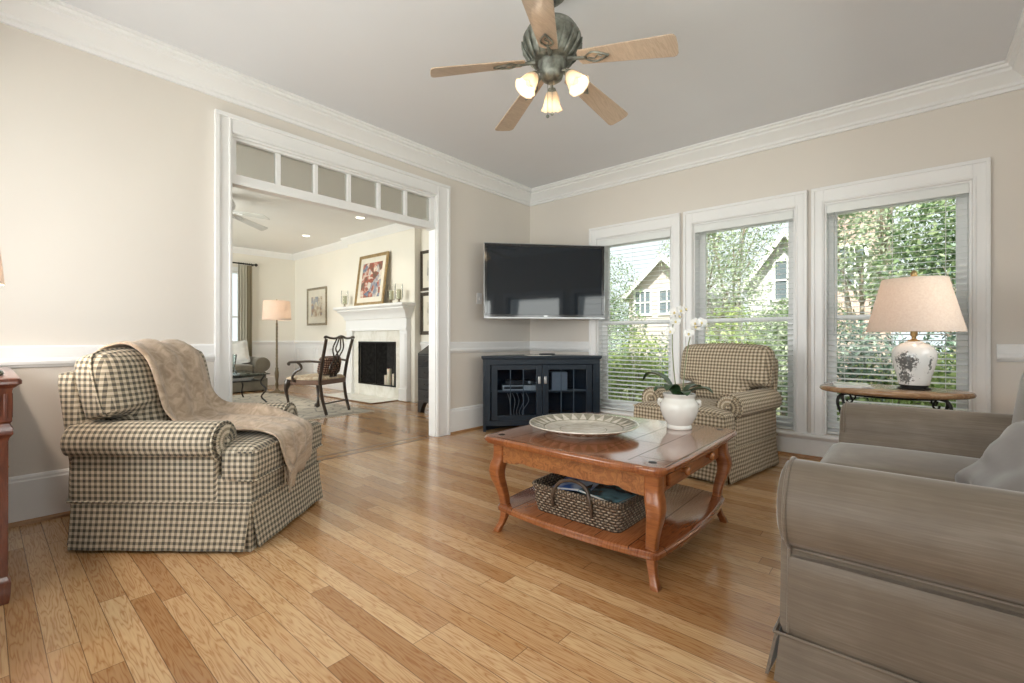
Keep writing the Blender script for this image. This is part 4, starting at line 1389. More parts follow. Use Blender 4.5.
tp_ = nd(nt, 'BsdfTransparent', None, Color=rgba((1, .93, .82)))
mx = nd(nt, 'MixShader', None, Fac=.55, i1=p_.outputs[0], i2=t_.outputs[0])
mx2 = nd(nt, 'MixShader', None, Fac=.22, i1=mx.outputs[0], i2=tp_.outputs[0])
nt.links.new(mx2.outputs[0], nd(nt, 'OutputMaterial').inputs[0]); M_tulip = m


def ceiling_fan(label, loc, a0, R, mbody, mblade, lights=True, group=None):
    """loc: point of the hub on the level of the motor's underside"""
    fx = thing('ceiling_fan', label, 'ceiling fan', loc, 0, group)
    top = H - loc[2]
    b = bmn(); lathe(b, [(.001, top), (.075, top), (.078, top - .01), (.07, top - .03), (.045, top - .055), (.02, top - .065), (.001, top - .065)], 32); obj('canopy', b, mbody, fx, sharp=50)
    b = bmn(); cyl(b, (0, 0, .20), (0, 0, top - .06), .013, seg=14); lathe(b, [(.001, .205), (.03, .205), (.032, .22), (.02, .245), (.001, .246)], 20); obj('downrod', b, mbody, fx)
    b = bmn(); lathe(b, [(.001, 0), (.085, 0), (.10, .006), (.12, .03), (.142, .07), (.150, .10), (.150, .125), (.144, .135), (.135, .14), (.135, .152), (.12, .175), (.08, .195), (.04, .205), (.001, .206)], 40, lobes=None)
    mo = obj('motor_housing', b, mbody, fx, sharp=50)
    b = bmn()
    for k in range(20):
        a = 2 * PI * k / 20
        tube(b, [(.104 * math.cos(a), .104 * math.sin(a), .004), (.126 * math.cos(a + .05), .126 * math.sin(a + .05), .03), (.149 * math.cos(a + .1), .149 * math.sin(a + .1), .07), (.155 * math.cos(a + .12), .155 * math.sin(a + .12), .105)], [.004, .007, .008, .004], 6)
    obj('fluting', b, mbody, mo)
    for k in range(5):
        a = a0 + k * 2 * PI / 5
        M = Rz(a)
        dr = math.radians(-10)      # the arms slope down from the hub
        Md = M @ T(.09, 0, -.004) @ Ry(-dr)
        b = bmn()
        L = R - .09
        pitch = math.radians(-12)
        poly = []
        for i in range(9):
            t = i / 8
            poly.append((.065 + (L - .085) * t, -(.047 + .020 * t)))
        poly += [(L - .008, -.062), (L, -.048), (L + .003, 0), (L, .048), (L - .008, .062)]
        for i in range(9):
            t = 1 - i / 8
            poly.append((.065 + (L - .085) * t, (.047 + .020 * t)))
        poly += [(.055, .03), (.05, 0), (.055, -.03)]
        Mp = Md @ Rx(pitch)
        prism(b, poly, -.003, .003, 'z', Mp)
        bl = obj('blade', b, mblade, fx, .002)
        b = bmn()
        tube(b, [(0, 0, 0), (.05, 0, -.003), (.10, 0, -.007)], [.013, .009, .008], 8, Mp)
        for s_ in (-1, 1):
            tube(b, spline([(.085, 0, -.007), (.125, s_ * .028, -.008), (.165, s_ * .024, -.008), (.215, 0, -.008)], 6), .0045, 6, Mp)
        tube(b, spline([(.11, .0, -.008), (.14, .010, -.008), (.16, -.008, -.008), (.18, 0, -.008)], 5), .003, 6, Mp)
        obj('blade_iron', b, mbody, bl)
    b = bmn(); lathe(b, [(.001, -.10), (.03, -.10), (.052, -.085), (.062, -.055), (.066, -.02), (.072, -.012), (.072, 0), (.001, .001)], 32); sw = obj('switch_housing', b, mbody, fx, sharp=50)
    if lights:
        for k in range(3):
            a = math.radians(126 + 120 * k)
            c_, s_ = math.cos(a), math.sin(a)
            b = bmn()
            P = spline([(c_ * .03, s_ * .03, -.075), (c_ * .055, s_ * .055, -.06), (c_ * .082, s_ * .082, -.066), (c_ * .094, s_ * .094, -.085)], 6)
            tube(b, P, .008, 8)
            tilt = math.radians(36)
            Ms = T(c_ * .094, s_ * .094, -.082) @ Rz(a) @ Ry(-tilt)
            lathe(b, [(.001, .004), (.018, .003), (.022, -.006), (.024, -.02), (.001, -.02)], 16, M=Ms)
            arm = obj('lamp_arm', b, mbody, sw)
            b = bmn()
            pf = [(.024, -.012), (.030, -.022), (.037, -.04), (.041, -.062), (.045, -.082), (.053, -.10), (.058, -.108)]
            seg = 48
            rings = []
            for j, (r, z) in enumerate(pf + [(r - .0025, z) for r, z in reversed(pf)]):
                jj = j if j < len(pf) else 2 * len(pf) - 1 - j
                am = .06 * (jj / (len(pf) - 1)) ** 3
                rings.append([((r * (1 + am * math.cos(9 * 2 * PI * i / seg))) * math.cos(2 * PI * i / seg), (r * (1 + am * math.cos(9 * 2 * PI * i / seg))) * math.sin(2 * PI * i / seg), z + am * .06 * math.cos(9 * 2 * PI * i / seg)) for i in range(seg)])
            loft(b, rings, True, False, Ms)
            obj('glass_shade', b, M_tulip, sw, sharp=70)
            b = bmn(); sph(b, (0, 0, -.058), .017, 12, 8, Ms, (1, 1, 1.6)); obj('bulb', b, emit('warm_fan_bulb', (1, .82, .60), 1.3), sw)
            q = Ms @ Vector((0, 0, -.095))
            light('fan_light', 'POINT', (loc[0] + q.x, loc[1] + q.y, loc[2] + q.z), .95, (1, .82, .62), radius=.02)
        b = bmn()
        for dx, ln in ((-.012, .20), (.016, .195)):
            cyl(b, (dx, -.02, -.09), (dx, -.02, -.09 - ln + .02), .0012, seg=6)
            sph(b, (dx, -.02, -.09 - ln + .01), .009, 10, 8)
        obj('pull_chain', b, mbody, sw)
    return fx
ceiling_fan('five-bladed ceiling fan with three lit glass shades over the coffee table', (2.15, -2.518, 2.40), math.radians(12), .625, M_verd, M_blade)
M_white = plain('white_enamel', (.80, .80, .80), .4)
M_greyblade = plain('grey_white_blade', (.62, .62, .60), .4)
ceiling_fan('white ceiling fan of the parlour seen as one blade through the wide opening', (-2.90, -2.50, 2.55), math.radians(107), .625, M_white, M_greyblade, False)

# ------------------------------------------------------------------ mahogany console at the left edge
M_mahog = wood('mahogany', (.085, .022, .012), (.19, .055, .028), .28, (22, 22, 3), coat=.35)
cs = thing('console_table', 'dark mahogany sideboard with a fluted corner post at the left edge of the picture', 'sideboard', (.55, -4.60, 0))
x1, y1 = .478, .222      # half sizes of the carcass (right / front faces at +)
b = bmn(); bx(b, -x1, x1 - .02, -.22, y1 - .02, .10, .79); obj('carcass', b, M_mahog, cs, .004)
b = bmn(); slab(b, x1 + .035, .257, .02, 0, ((.02, .795), (.014, .80), (.008, .806), (0, .81), (0, .822), (.004, .83), (.012, .833), (.03, .834))); obj('top', b, M_mahog, cs, sharp=35)
for sx in (-1, 1):
    for sy in (-1, 1):
        b = bmn()
        X, Y = sx * (x1 - .024), sy * (y1 - .024)
        def sq(h, z): return [(X + h * px, Y + h * py, z) for px, py in ((1, -1), (1, 1), (-1, 1), (-1, -1))]
        loft(b, [sq(.026, 0), sq(.030, .03), sq(.032, .075), sq(.027, .09), sq(.023, .10), sq(.024, .105), sq(.025, .60), sq(.028, .612), sq(.037, .625), sq(.037, .645), sq(.030, .66), sq(.030, .668), sq(.034, .672), sq(.034, .785), sq(.037, .795)], True, True)
        p_ = obj('corner_post', b, M_mahog, cs, .002, sharp=30)
        b = bmn()
        for k in (-1, 0, 1):
            bx(b, X + sx * .033, X + sx * .036, Y + k * .018 - .005, Y + k * .018 + .005, .685, .775); bx(b, X + k * .018 - .005, X + k * .018 + .005, Y + sy * .033, Y + sy * .036, .685, .775)
        obj('flute', b, M_mahog, p_, .0015)
for k in range(3):
    b = bmn(); bx(b, -.44 + .295 * k, -.155 + .295 * k, y1 - .02, y1 - .006, .68, .78); d = obj('drawer', b, M_mahog, cs, .004)
    b = bmn(); sph(b, (-.297 + .295 * k, y1 + .004, .73), .012, 12, 8); obj('knob', b, M_brass, d)
for k in range(2):
    b = bmn(); bx(b, -.44 + .442 * k, -.003 + .442 * k, y1 - .02, y1 - .006, .12, .66); d = obj('door', b, M_mahog, cs, .004)
    b = bmn(); sph(b, (-.03 + .06 * k, y1 + .004, .42), .011, 12, 8); obj('knob', b, M_brass, d)
console_lamp()

# ------------------------------------------------------------------ parlour: mouldings and fireplace
pb = [(-6.5, -5.14), (-6.5, 0), (-4.1, 0), (-4.1, -.12), (-2.15, -.12), (-2.15, 0), (-TL, 0), (-TL, -1.335)]
cr2 = [(0, 2.655), (.015, 2.655), (.02, 2.67), (.05, 2.70), (.075, 2.735), (.085, 2.745), (.09, 2.77), (0, 2.77)]
b = bmn(); sweep(b, pb, cr2); struct('trim_12', b, M_trim, sharp=25)
rl2 = [(0, .85), (.014, .855), (.018, .87), (.026, .885), (.03, .90), (.018, .915), (.012, .925), (0, .925)]
bs2 = [(0, 0), (.02, 0), (.02, .16), (.014, .18), (.006, .19), (0, .19)]
for i, pth in enumerate(([(-6.5, -5.14), (-6.5, 0), (-4.1, 0)], [(-2.15, 0), (-TL, 0), (-TL, -1.335)])):
    b = bmn(); sweep(b, pth, rl2); struct('trim_%d' % (13 + i), b, M_trim, sharp=25)
    b = bmn(); sweep(b, pth, bs2); struct('baseboard_parlour_%s' % ('left', 'right')[i], b, M_trim, sharp=25)
# white wainscot below the rail with raised panel frames
b = bmn()
bx(b, -6.5, -4.1, -.004, 0, .19, .85); bx(b, -2.15, -TL, -.004, 0, .19, .85); bx(b, -6.5, -6.496, -5.14, 0, .19, .85)
def frame_y(x0, x1, z0, z1, y=-.004):
    for (a0, a1, c0, c1) in ((x0, x1, z0, z0 + .03), (x0, x1, z1 - .03, z1), (x0, x0 + .03, z0, z1), (x1 - .03, x1, z0, z1)): bx(b, a0, a1, y - .014, y, c0, c1)
for x0, x1 in ((-6.35, -5.6), (-5.5, -4.9), (-4.8, -4.2), (-2.08, -1.55), (-1.45, -.9)): frame_y(x0, x1, .27, .78)
struct('wainscot_parlour', b, M_trim, bevel=.003)
# hearth, flush with the floor, with a wooden edge
m, nt = mk('cream_marble')
n = nd(nt, 'TexNoise', None, Vector=nd(nt, 'TexCoord').outputs['Object'], Scale=4.0, Detail=7.0, Distortion=2.0).outputs[0]
M_marble = fin(m, nt, ramp(nt, n, [(.35, (.74, .71, .63)), (.6, (.85, .83, .77))]), .15)
fp = thing('fireplace', 'white fireplace with a deep flared mantel and dark firebox in the parlour', 'fireplace', (-3.13, -.12, 0))
b = bmn(); bx(b, -.95, .62, -.52, .0, 0, .012); obj('hearth', b, M_marble, fp, .002)
b = bmn(); bx(b, .62, .655, -.555, .0, 0, .013); bx(b, -.985, .62, -.555, -.52, 0, .013); bx(b, -.985, -.95, -.52, 0, 0, .013); obj('hearth_border', b, M_inlay, fp, .002)
b = bmn()
bx(b, -.70, -.54, -.03, 0, .012, 1.10); bx(b, .54, .70, -.03, 0, .012, 1.10); bx(b, -.54, .54, -.03, 0, .92, 1.10); bx(b, -.54, .54, -.03, 0, .012, .2)
obj('stone_surround', b, M_marble, fp, .003)
for s_ in (-1, 1):
    b = bmn()
    xa, xb = (.70, .88) if s_ > 0 else (-.88, -.70)
    bx(b, xa, xb, -.075, 0, .012, 1.12); bx(b, xa + .03, xb - .03, -.085, -.074, .25, 1.05); bx(b, xa - .01, xb + .01, -.09, 0, .012, .2)
    obj('pilaster', b, M_trim, fp, .004)
b = bmn()
for z0, z1, o, dp in ((1.10, 1.13, .89, .10), (1.13, 1.29, .885, .085)): bx(b, -o, o, -dp, 0, z0, z1)
rings = []
for o, dp, z in ((.89, .095, 1.285), (.90, .11, 1.30), (.905, .115, 1.33), (.94, .15, 1.385), (.965, .195, 1.425), (.975, .21, 1.435), (.975, .21, 1.455), (1.0, .235, 1.47), (1.015, .255, 1.48), (1.015, .255, 1.515)):
    rings.append([(-o, 0, z), (-o, -dp, z), (o, -dp, z), (o, 0, z)])
loft(b, rings, True, True)
obj('mantel', b, M_trim, fp, .003, sharp=25)
b = bmn()
M_soot = plain('soot_brick', (.03, .028, .026), .9, var=.5, scale=20, bs=.5)
# lining of the firebox, open to the front
prism(b, [(-.54, .0), (-.54, .02), (-.40, .44), (.40, .44), (.54, .02), (.54, 0), (.56, 0), (.56, .46), (-.56, .46), (-.56, 0)], .2, .92, 'z'); bx(b, -.56, .56, 0, .46, .19, .2); bx(b, -.56, .56, 0, .46, .92, .94)
obj('firebox', b, M_soot, fp)
b = bmn()
for (a0, a1, c0, c1) in ((-.54, -.515, .2, .92), (.515, .54, .2, .92), (-.515, .515, .2, .222), (-.515, .515, .895, .92), (-.01, .01, .222, .895)): bx(b, a0, a1, -.045, -.028, c0, c1)
for k in range(1, 36):
    for s_ in (0,): cyl(b, (-.51 + .0287 * k, -.034, .222), (-.51 + .0287 * k, -.034, .895), .0013, seg=4)
obj('spark_screen', b, M_iron, fp)
# wall behind the firebox is cut by the lining; candles stand inside
M_wax = plain('ivory_wax', (.85, .78, .62), .5, Subsurface_Weight=.1)
for k, (x, y, h_) in enumerate(((.06, .12, .16), (.17, .10, .27), (.27, .13, .19), (.38, .10, .13), (.22, .22, .33))):
    b = bmn(); lathe(b, [(.001, .0), (.034, 0), (.036, .004), (.036, h_ - .006), (.033, h_), (.001, h_ - .006)], 18)
    cyl(b, (0, 0, h_ - .008), (0, 0, h_ + .012), .0015, seg=5)
    o = obj('candle', b, M_wax); o.location = (-3.13 + x, -.12 + y, .2)
    tag(o, ('short ivory candle at the left of the group in the firebox', 'tall ivory candle in front at the middle of the firebox group', 'medium ivory candle between the tall and the shortest one in the firebox', 'shortest ivory candle at the right end of the firebox group', 'tallest ivory candle standing behind the others in the firebox')[k], 'candle', 'candles in the firebox')

# pictures
def art(name, cols, sc, seed):
    m, nt = mk(name)
    tc = nd(nt, 'Mapping', None, Vector=nd(nt, 'TexCoord').outputs['Object'], Location=(seed, seed * .7, seed * .3)).outputs[0]
    v1 = nd(nt, 'TexVoronoi', {'feature': 'F1'}, Vector=tc, Scale=sc).outputs['Color']
    n = nd(nt, 'TexNoise', None, Vector=tc, Scale=sc * .8, Detail=4.0, Distortion=1.5).outputs[0]
    s_ = nd(nt, 'SeparateColor', None, Color=v1).outputs[0]
    f = mt(nt, 'ADD', mt(nt, 'MULTIPLY', s_, .45), mt(nt, 'MULTIPLY', n, .55))
    return fin(m, nt, ramp(nt, f, [(.22 + .5 * i / (len(cols) - 1), c) for i, c in enumerate(cols)]), .35, Coat_Weight=.3)
M_mat_board = plain('mat_board', (.78, .74, .64), .8)
def picture(label, loc, wd, ht, fw, mframe, mart, matw, rot=(0, 0, 0), group=None, dp=.03):
    """loc = bottom centre of the back; the front looks to -Y"""
    r = bpy.data.objects.new('framed_picture', None); C.objects.link(r); r.location = loc; r.rotation_euler = rot; tag(r, label, 'picture', group)
    b = bmn()
    for ins, d0, z_ in ((0, dp, fw * .55), (fw * .45, dp * .75, fw * .55)):
        x0, x1, c0, c1 = -wd / 2 + ins, wd / 2 - ins, ins, ht - ins
        for (a0, a1, e0, e1) in ((x0, x1, c0, c0 + z_), (x0, x1, c1 - z_, c1), (x0, x0 + z_, c0 + z_, c1 - z_), (x1 - z_, x1, c0 + z_, c1 - z_)): bx(b, a0, a1, -d0, 0, e0, e1)
    obj('frame', b, mframe, r, .003)
    b = bmn(); bx(b, -wd / 2 + fw * .9, wd / 2 - fw * .9, -dp * .45, -dp * .35, fw * .9, ht - fw * .9); obj('mat', b, M_mat_board, r)
    b = bmn(); q = fw + matw; bx(b, -wd / 2 + q, wd / 2 - q, -dp * .45 - .0015, -dp * .45, q, ht - q * 1.05); obj('print', b, mart, r)
    return r
M_gold = plain('gilt_frame', (.42, .30, .15), .4, .5, var=.3, scale=30, bs=.3)
M_silverleaf = plain('silver_gilt_frame', (.36, .31, .23), .45, .4, var=.3, scale=30, bs=.3)
M_darkframe = plain('dark_bronze_frame', (.07, .055, .04), .5, .3, var=.4, scale=40, bs=.3)
picture('large colourful painting in a gilt frame leaning on the white mantel', (-3.17, -.268, 1.5155), .84, .86, .05, M_gold, art('figures_print', [(.08, .10, .16), (.15, .20, .30), (.40, .38, .40), (.75, .70, .60), (.45, .10, .06), (.16, .10, .07)], 9, 3.1), .085, (math.radians(-7.5), 0, 0))
picture('small picture in a silver-gilt frame hanging left of the fireplace above the parlour chair', (-5.48, -.0, 1.235), .80, .76, .045, M_silverleaf, art('tan_blue_print', [(.75, .70, .58), (.70, .64, .52), (.30, .34, .42), (.45, .30, .18), (.78, .74, .62)], 8, 8.4), .13)
picture('dark-framed sketch, the upper of two frames at the right of the fireplace', (-1.84, -.0, 1.70), .58, .61, .045, M_darkframe, art('grey_print', [(.70, .68, .62), (.60, .57, .50), (.75, .72, .66), (.35, .33, .30)], 10, 5.2), .10)
picture('dark-framed sketch, the lower of two frames at the right of the fireplace', (-1.84, -.0, 1.03), .58, .645, .055, M_darkframe, art('brown_print', [(.72, .68, .58), (.55, .48, .38), (.74, .71, .62), (.30, .26, .2)], 10, 6.7), .09)
# hurricane candle holders on the mantel
M_hglass = glass('hurricane_glass', (.97, .97, .96), ior=1.12)
def hurricane(x, label):
    r = thing('candle_holder', label, 'candle holder', (x, -.255, 1.5155), 0, 'glass candle holders on the mantel')
    b = bmn(); lathe(b, [(.001, 0), (.05, 0), (.052, .006), (.02, .02), (.012, .04), (.02, .055), (.055, .06), (.001, .062)], 24); obj('foot', b, M_silverleaf, r)
    b = bmn(); loft(b, [[(q * math.cos(2 * PI * i / 28), q * math.sin(2 * PI * i / 28), z) for i in range(28)] for q, z in ((.05, .062), (.058, .10), (.058, .25), (.055, .30))], True, False); obj('glass_cylinder', b, M_hglass, r)
    b = bmn(); lathe(b, [(.001, .062), (.036, .062), (.036, .20), (.032, .205), (.001, .20)], 20); obj('pillar_candle', b, plain('sage_wax', (.55, .55, .40), .5), r)
hurricane(-3.96, 'glass hurricane candle holder on the left end of the mantel')
hurricane(-2.56, 'glass hurricane candle holder at the right of the large painting on the mantel')
hurricane(-2.36, 'glass hurricane candle holder on the right end of the mantel')

# dark chest in the corner behind the opening's right jamb
M_ebony = wood('ebonised_wood', (.014, .013, .014), (.035, .032, .033), .3, (4, 4, 30))
ch = thing('chest_of_drawers', 'black slant-front chest of drawers half hidden behind the right jamb of the opening', 'chest', (-.90, -.36, 0))
b = bmn(); prism(b, [(-.31, .14), (.33, .14), (.33, .98), (.03, .98), (-.31, .78)], -.46, .46, 'x'); obj('carcass', b, M_ebony, ch, .005)
for sx in (-1, 1):
    for y in (-.27, .29):
        b = bmn(); prism(b, [(sx * .47, 0), (sx * .47, .15), (sx * .32, .15), (sx * .37, .10), (sx * .40, .05), (sx * .41, 0)], y - .035, y + .035, 'y'); obj('bracket_foot', b, M_ebony, ch, .004)
for k in range(4):
    b = bmn(); bx(b, -.43, .43, -.328, -.31, .16 + .152 * k, .30 + .152 * k); d = obj('drawer', b, M_ebony, ch, .006)
    for s_ in (-1, 1):
        b = bmn(); tube(b, spline([(s_ * .25 - .04, -.33, .235 + .152 * k), (s_ * .25 - .03, -.345, .22 + .152 * k), (s_ * .25 + .03, -.345, .22 + .152 * k), (s_ * .25 + .04, -.33, .235 + .152 * k)], 5), .005, 6); obj('handle', b, M_iron, d)
b = bmn()
for k in range(4): bx(b, -.466, -.46, -.30, .32, .16 + .152 * k + .141, .16 + .152 * k + .149)
obj('side_bead', b, plain('worn_edge', (.12, .11, .11), .4), ch)

# rug
m, nt = mk('pale_rug')
ob = nd(nt, 'TexCoord').outputs['Object']
v = nd(nt, 'TexVoronoi', {'feature': 'DISTANCE_TO_EDGE'}, Vector=ob, Scale=4.5).outputs[0]
n = nd(nt, 'TexNoise', None, Vector=ob, Scale=14.0, Detail=4.0).outputs[0]
f = mt(nt, 'ADD', mt(nt, 'MULTIPLY', mt(nt, 'LESS_THAN', v, .05), .35), mt(nt, 'MULTIPLY', n, .65))
sp = nd(nt, 'SeparateXYZ', None, Vector=ob)
edx = mt(nt, 'GREATER_THAN', mt(nt, 'ABSOLUTE', sp.outputs[0]), 1.50)
edy = mt(nt, 'GREATER_THAN', mt(nt, 'ABSOLUTE', sp.outputs[1]), 1.12)
edg = mt(nt, 'MAXIMUM', edx, edy)
M_rug = fin(m, nt, mixc(nt, mt(nt, 'MULTIPLY', edg, .45), ramp(nt, f, [(.3, (.50, .45, .38)), (.5, (.62, .58, .50)), (.68, (.30, .28, .25))]), (.22, .20, .18)), .95, 0, n, .5, .01)
rug = thing('rug', 'pale grey patterned area rug under the parlour chair and glass table', 'rug', (-3.50, -2.27, 0))
b = bmn(); bx(b, -1.62, 1.62, -1.25, 1.25, 0, .012); obj('pile', b, M_rug, rug, .004)
for sx in (-1, 1):
    b = bmn()
    for k in range(90):
        y = -1.24 + 2.48 * k / 89
        tube(b, [(sx * 1.62, y, .006), (sx * 1.65, y + random.uniform(-.006, .006), .005), (sx * 1.675, y + random.uniform(-.01, .01), .004)], .003, 4)
    obj('fringe', b, plain('rug_fringe', (.6, .56, .48), .9), rug)

# ------------------------------------------------------------------ parlour armchair (carved, pierced splat)
M_walnut = wood('dark_walnut', (.018, .011, .008), (.055, .034, .022), .3, (20, 20, 4), coat=.35)
M_rail = wood('warm_seat_rail', (.085, .038, .018), (.16, .075, .035), .3, (4, 20, 20), coat=.3)
m, nt = mk('damask_seat')
v = nd(nt, 'TexVoronoi', None, Vector=nd(nt, 'TexCoord').outputs['Object'], Scale=11.0).outputs[0]
n = nd(nt, 'TexNoise', None, Vector=nd(nt, 'TexCoord').outputs['Object'], Scale=18.0, Detail=3.0).outputs[0]
M_dam = fin(m, nt, ramp(nt, mt(nt, 'ADD', mt(nt, 'MULTIPLY', v, .5), mt(nt, 'MULTIPLY', n, .5)), [(.35, (.68, .60, .46)), (.5, (.50, .36, .24)), (.6, (.70, .62, .48))]), .85)
pc = thing('carved_armchair', 'dark carved wooden armchair with a pierced splat back and patterned seat on the parlour rug', 'armchair', (-2.33, -1.53, .012), math.radians(-66))
for sx in (-1, 1):
    b = bmn()
    P = spline([(sx * .225, .30, 0), (sx * .23, .245, .18), (sx * .235, .215, .36), (sx * .24, .215, .45), (sx * .245, .25, .66), (sx * .255, .30, .86), (sx * .262, .325, .955)], 6)
    tube(b, P, [.0205 - .004 * abs(i / len(P) - .45) for i in range(len(P))], 8, flat=1.1); obj('back_post', b, M_walnut, pc)
    b = bmn()
    P = spline([(sx * .275, -.235, .44), (sx * .285, -.25, .37), (sx * .290, -.262, .30), (sx * .276, -.245, .18), (sx * .270, -.240, .08), (sx * .278, -.255, .04), (sx * .28, -.26, .012)], 5)
    rr = [.036, .038, .04, .042, .041, .039, .036, .033, .030, .027, .024, .022, .020, .018, .017, .016, .016, .017, .018, .019, .02, .021, .022, .026, .028, .029, .03, .03, .028, .026, .02]
    tube(b, P, [rr[min(len(rr) - 1, int(i * len(rr) / len(P)))] for i in range(len(P))], 10)
    lg = obj('leg', b, M_walnut, pc)
    b = bmn(); sph(b, (sx * .28, -.26, .026), .030, 12, 8, s=(1, 1, .85))
    for k in range(4):
        a = PI / 4 + k * PI / 2
        tube(b, [(sx * .28 + .012 * math.cos(a), -.26 + .012 * math.sin(a), .065), (sx * .28 + .030 * math.cos(a), -.26 + .030 * math.sin(a), .045), (sx * .28 + .034 * math.cos(a), -.26 + .034 * math.sin(a), .012)], [.008, .008, .004], 6)
    obj('claw_foot', b, M_walnut, lg)
    b = bmn()
    P = spline([(sx * .245, .255, .665), (sx * .285, .10, .675), (sx * .31, -.05, .668), (sx * .325, -.13, .665), (sx * .34, -.165, .66), (sx * .335, -.185, .645), (sx * .32, -.175, .635)], 6)
    tube(b, P, .019, 8, flat=.8)
    P = spline([(sx * .285, -.14, .41), (sx * .305, -.15, .47), (sx * .31, -.10, .54), (sx * .30, -.02, .585), (sx * .305, -.03, .63), (sx * .312, -.07, .665)], 6)
    tube(b, P, .0165, 8)
    obj('arm', b, M_walnut, pc)
b = bmn()
P = spline([(-.285, .325, .965), (-.27, .325, .985), (-.20, .335, .968), (-.10, .34, .965), (0, .345, .992), (.10, .34, .965), (.20, .335, .968), (.27, .325, .985), (.285, .325, .965)], 6)
tube(b, P, .0195, 8, flat=.75); sph(b, (0, .345, .975), .022, 10, 8, s=(2.2, .7, 1)); obj('crest_rail', b, M_walnut, pc)
b = bmn()
def back_y(z): return .215 + max(0, (z - .45)) * .215
for s_ in (-1, 1):
    for pts in ([(.045, .455), (.06, .50), (.095, .56), (.085, .63), (.045, .68), (.06, .74), (.095, .80), (.10, .86), (.075, .92), (.06, .96)],
                [(.02, .455), (.03, .52), (.055, .57), (.0, .64), (-.04, .70), (.0, .77), (.045, .83), (.03, .90), (.015, .965)],
                [(.01, .70), (.03, .735), (.055, .70), (.03, .665), (.01, .70)]):
        P = spline([(s_ * x, back_y(z), z) for x, z in pts], 5)
        tube(b, P, .0115, 6, flat=.8)
bx(b, -.07, .07, .205, .225, .44, .475)
obj('splat', b, M_walnut, pc)
b = bmn(); prism(b, [(-.24, .235), (-.29, -.265), (.29, -.265), (.24, .235)], .375, .435, 'z'); obj('seat_rail', b, M_rail, pc, .006)
b = bmn(); tube(b, [(-.229, .262, .14), (.229, .262, .14)], .011, 8); obj('stretcher', b, M_walnut, pc)
b = bmn()
rings = []
for ins, z in ((.0, .435), (-.004, .45), (.008, .468), (.04, .482), (.10, .49), (.18, .494)):
    rings.append([(-.235 + ins, .225 - ins, z), (-.262 + ins, 0, z), (-.285 + ins, -.26 + ins, z), (0, -.27 + ins, z), (.285 - ins, -.26 + ins, z), (.262 - ins, 0, z), (.235 - ins, .225 - ins, z), (0, .23 - ins, z)])
loft(b, rings, True, True); obj('seat', b, M_dam, pc, sharp=80)
M_hound = gingham('houndstooth_small', .03, (.55, .42, .30), (.16, .06, .05), (.04, .025, .025))
lp = bpy.data.objects.new('lumbar_pillow', None); C.objects.link(lp)
lp.matrix_world = T(-2.33, -1.53, .012) @ Rz(math.radians(-66)) @ T(-.02, .150, .610) @ Rx(math.radians(-12))
tag(lp, 'small red-brown checked pillow leaning on the splat of the carved armchair', 'pillow')
b = bmn(); cushion(b, .36, .12, .24, .05, 0, 10, side=.012); obj('cover', b, M_hound, lp, sharp=120)
b = bmn(); tube(b, [(x, 0, z) for x, z in rrect(.182, .122, .05, 0, 5, 2)] + [(.132, 0, -.122)], .005, 6); obj('piping', b, M_mahog, lp)

# floor lamp
fl = thing('floor_lamp', 'tall floor lamp with a turned pole and a glowing drum shade beside the parlour sofa', 'floor lamp', (-5.0, -.98, 0))
M_pole = plain('bronze_brown_pole', (.14, .105, .06), .4, .4, var=.3, scale=30)
b = bmn(); lathe(b, [(.001, 0), (.14, 0), (.145, .01), (.13, .025), (.06, .035), (.03, .06), (.022, .09), (.001, .092)], 28); obj('base', b, M_pole, fl, sharp=50)
b = bmn()
pf = [(.001, .09), (.022, .09), (.03, .14), (.022, .20), (.034, .30), (.036, .36), (.022, .42), (.030, .44)]
z = .45
while z < 1.20: pf += [(.014, z), (.021, z + .012), (.014, z + .024)]; z += .026
pf += [(.02, 1.23), (.012, 1.25), (.012, 1.30), (.001, 1.301)]
lathe(b, pf, 16); obj('pole', b, M_pole, fl, sharp=80)
s2 = shade('lamp_shade', .235, .215, 1.30, 1.64, M_shade, fl)
b = bmn()
for k in range(3): cyl(b, (0, 0, 1.62), (.214 * math.cos(k * 2.094), .214 * math.sin(k * 2.094), 1.62), .002, seg=6)
cyl(b, (0, 0, 1.30), (0, 0, 1.65), .004, seg=8); sph(b, (0, 0, 1.66), .011, 8, 6); obj('harp', b, M_brass, fl)
b = bmn(); sph(b, (.03, 0, 1.43), .03, 12, 8, s=(1, 1, 1.3)); obj('bulb', b, emit('warm_bulb_floor', (1, .7, .45), 4.0), fl)
light('floor_lamp_light', 'POINT', (-5.0, -.98, 1.49), 6.0, (1, .66, .40), radius=.04)

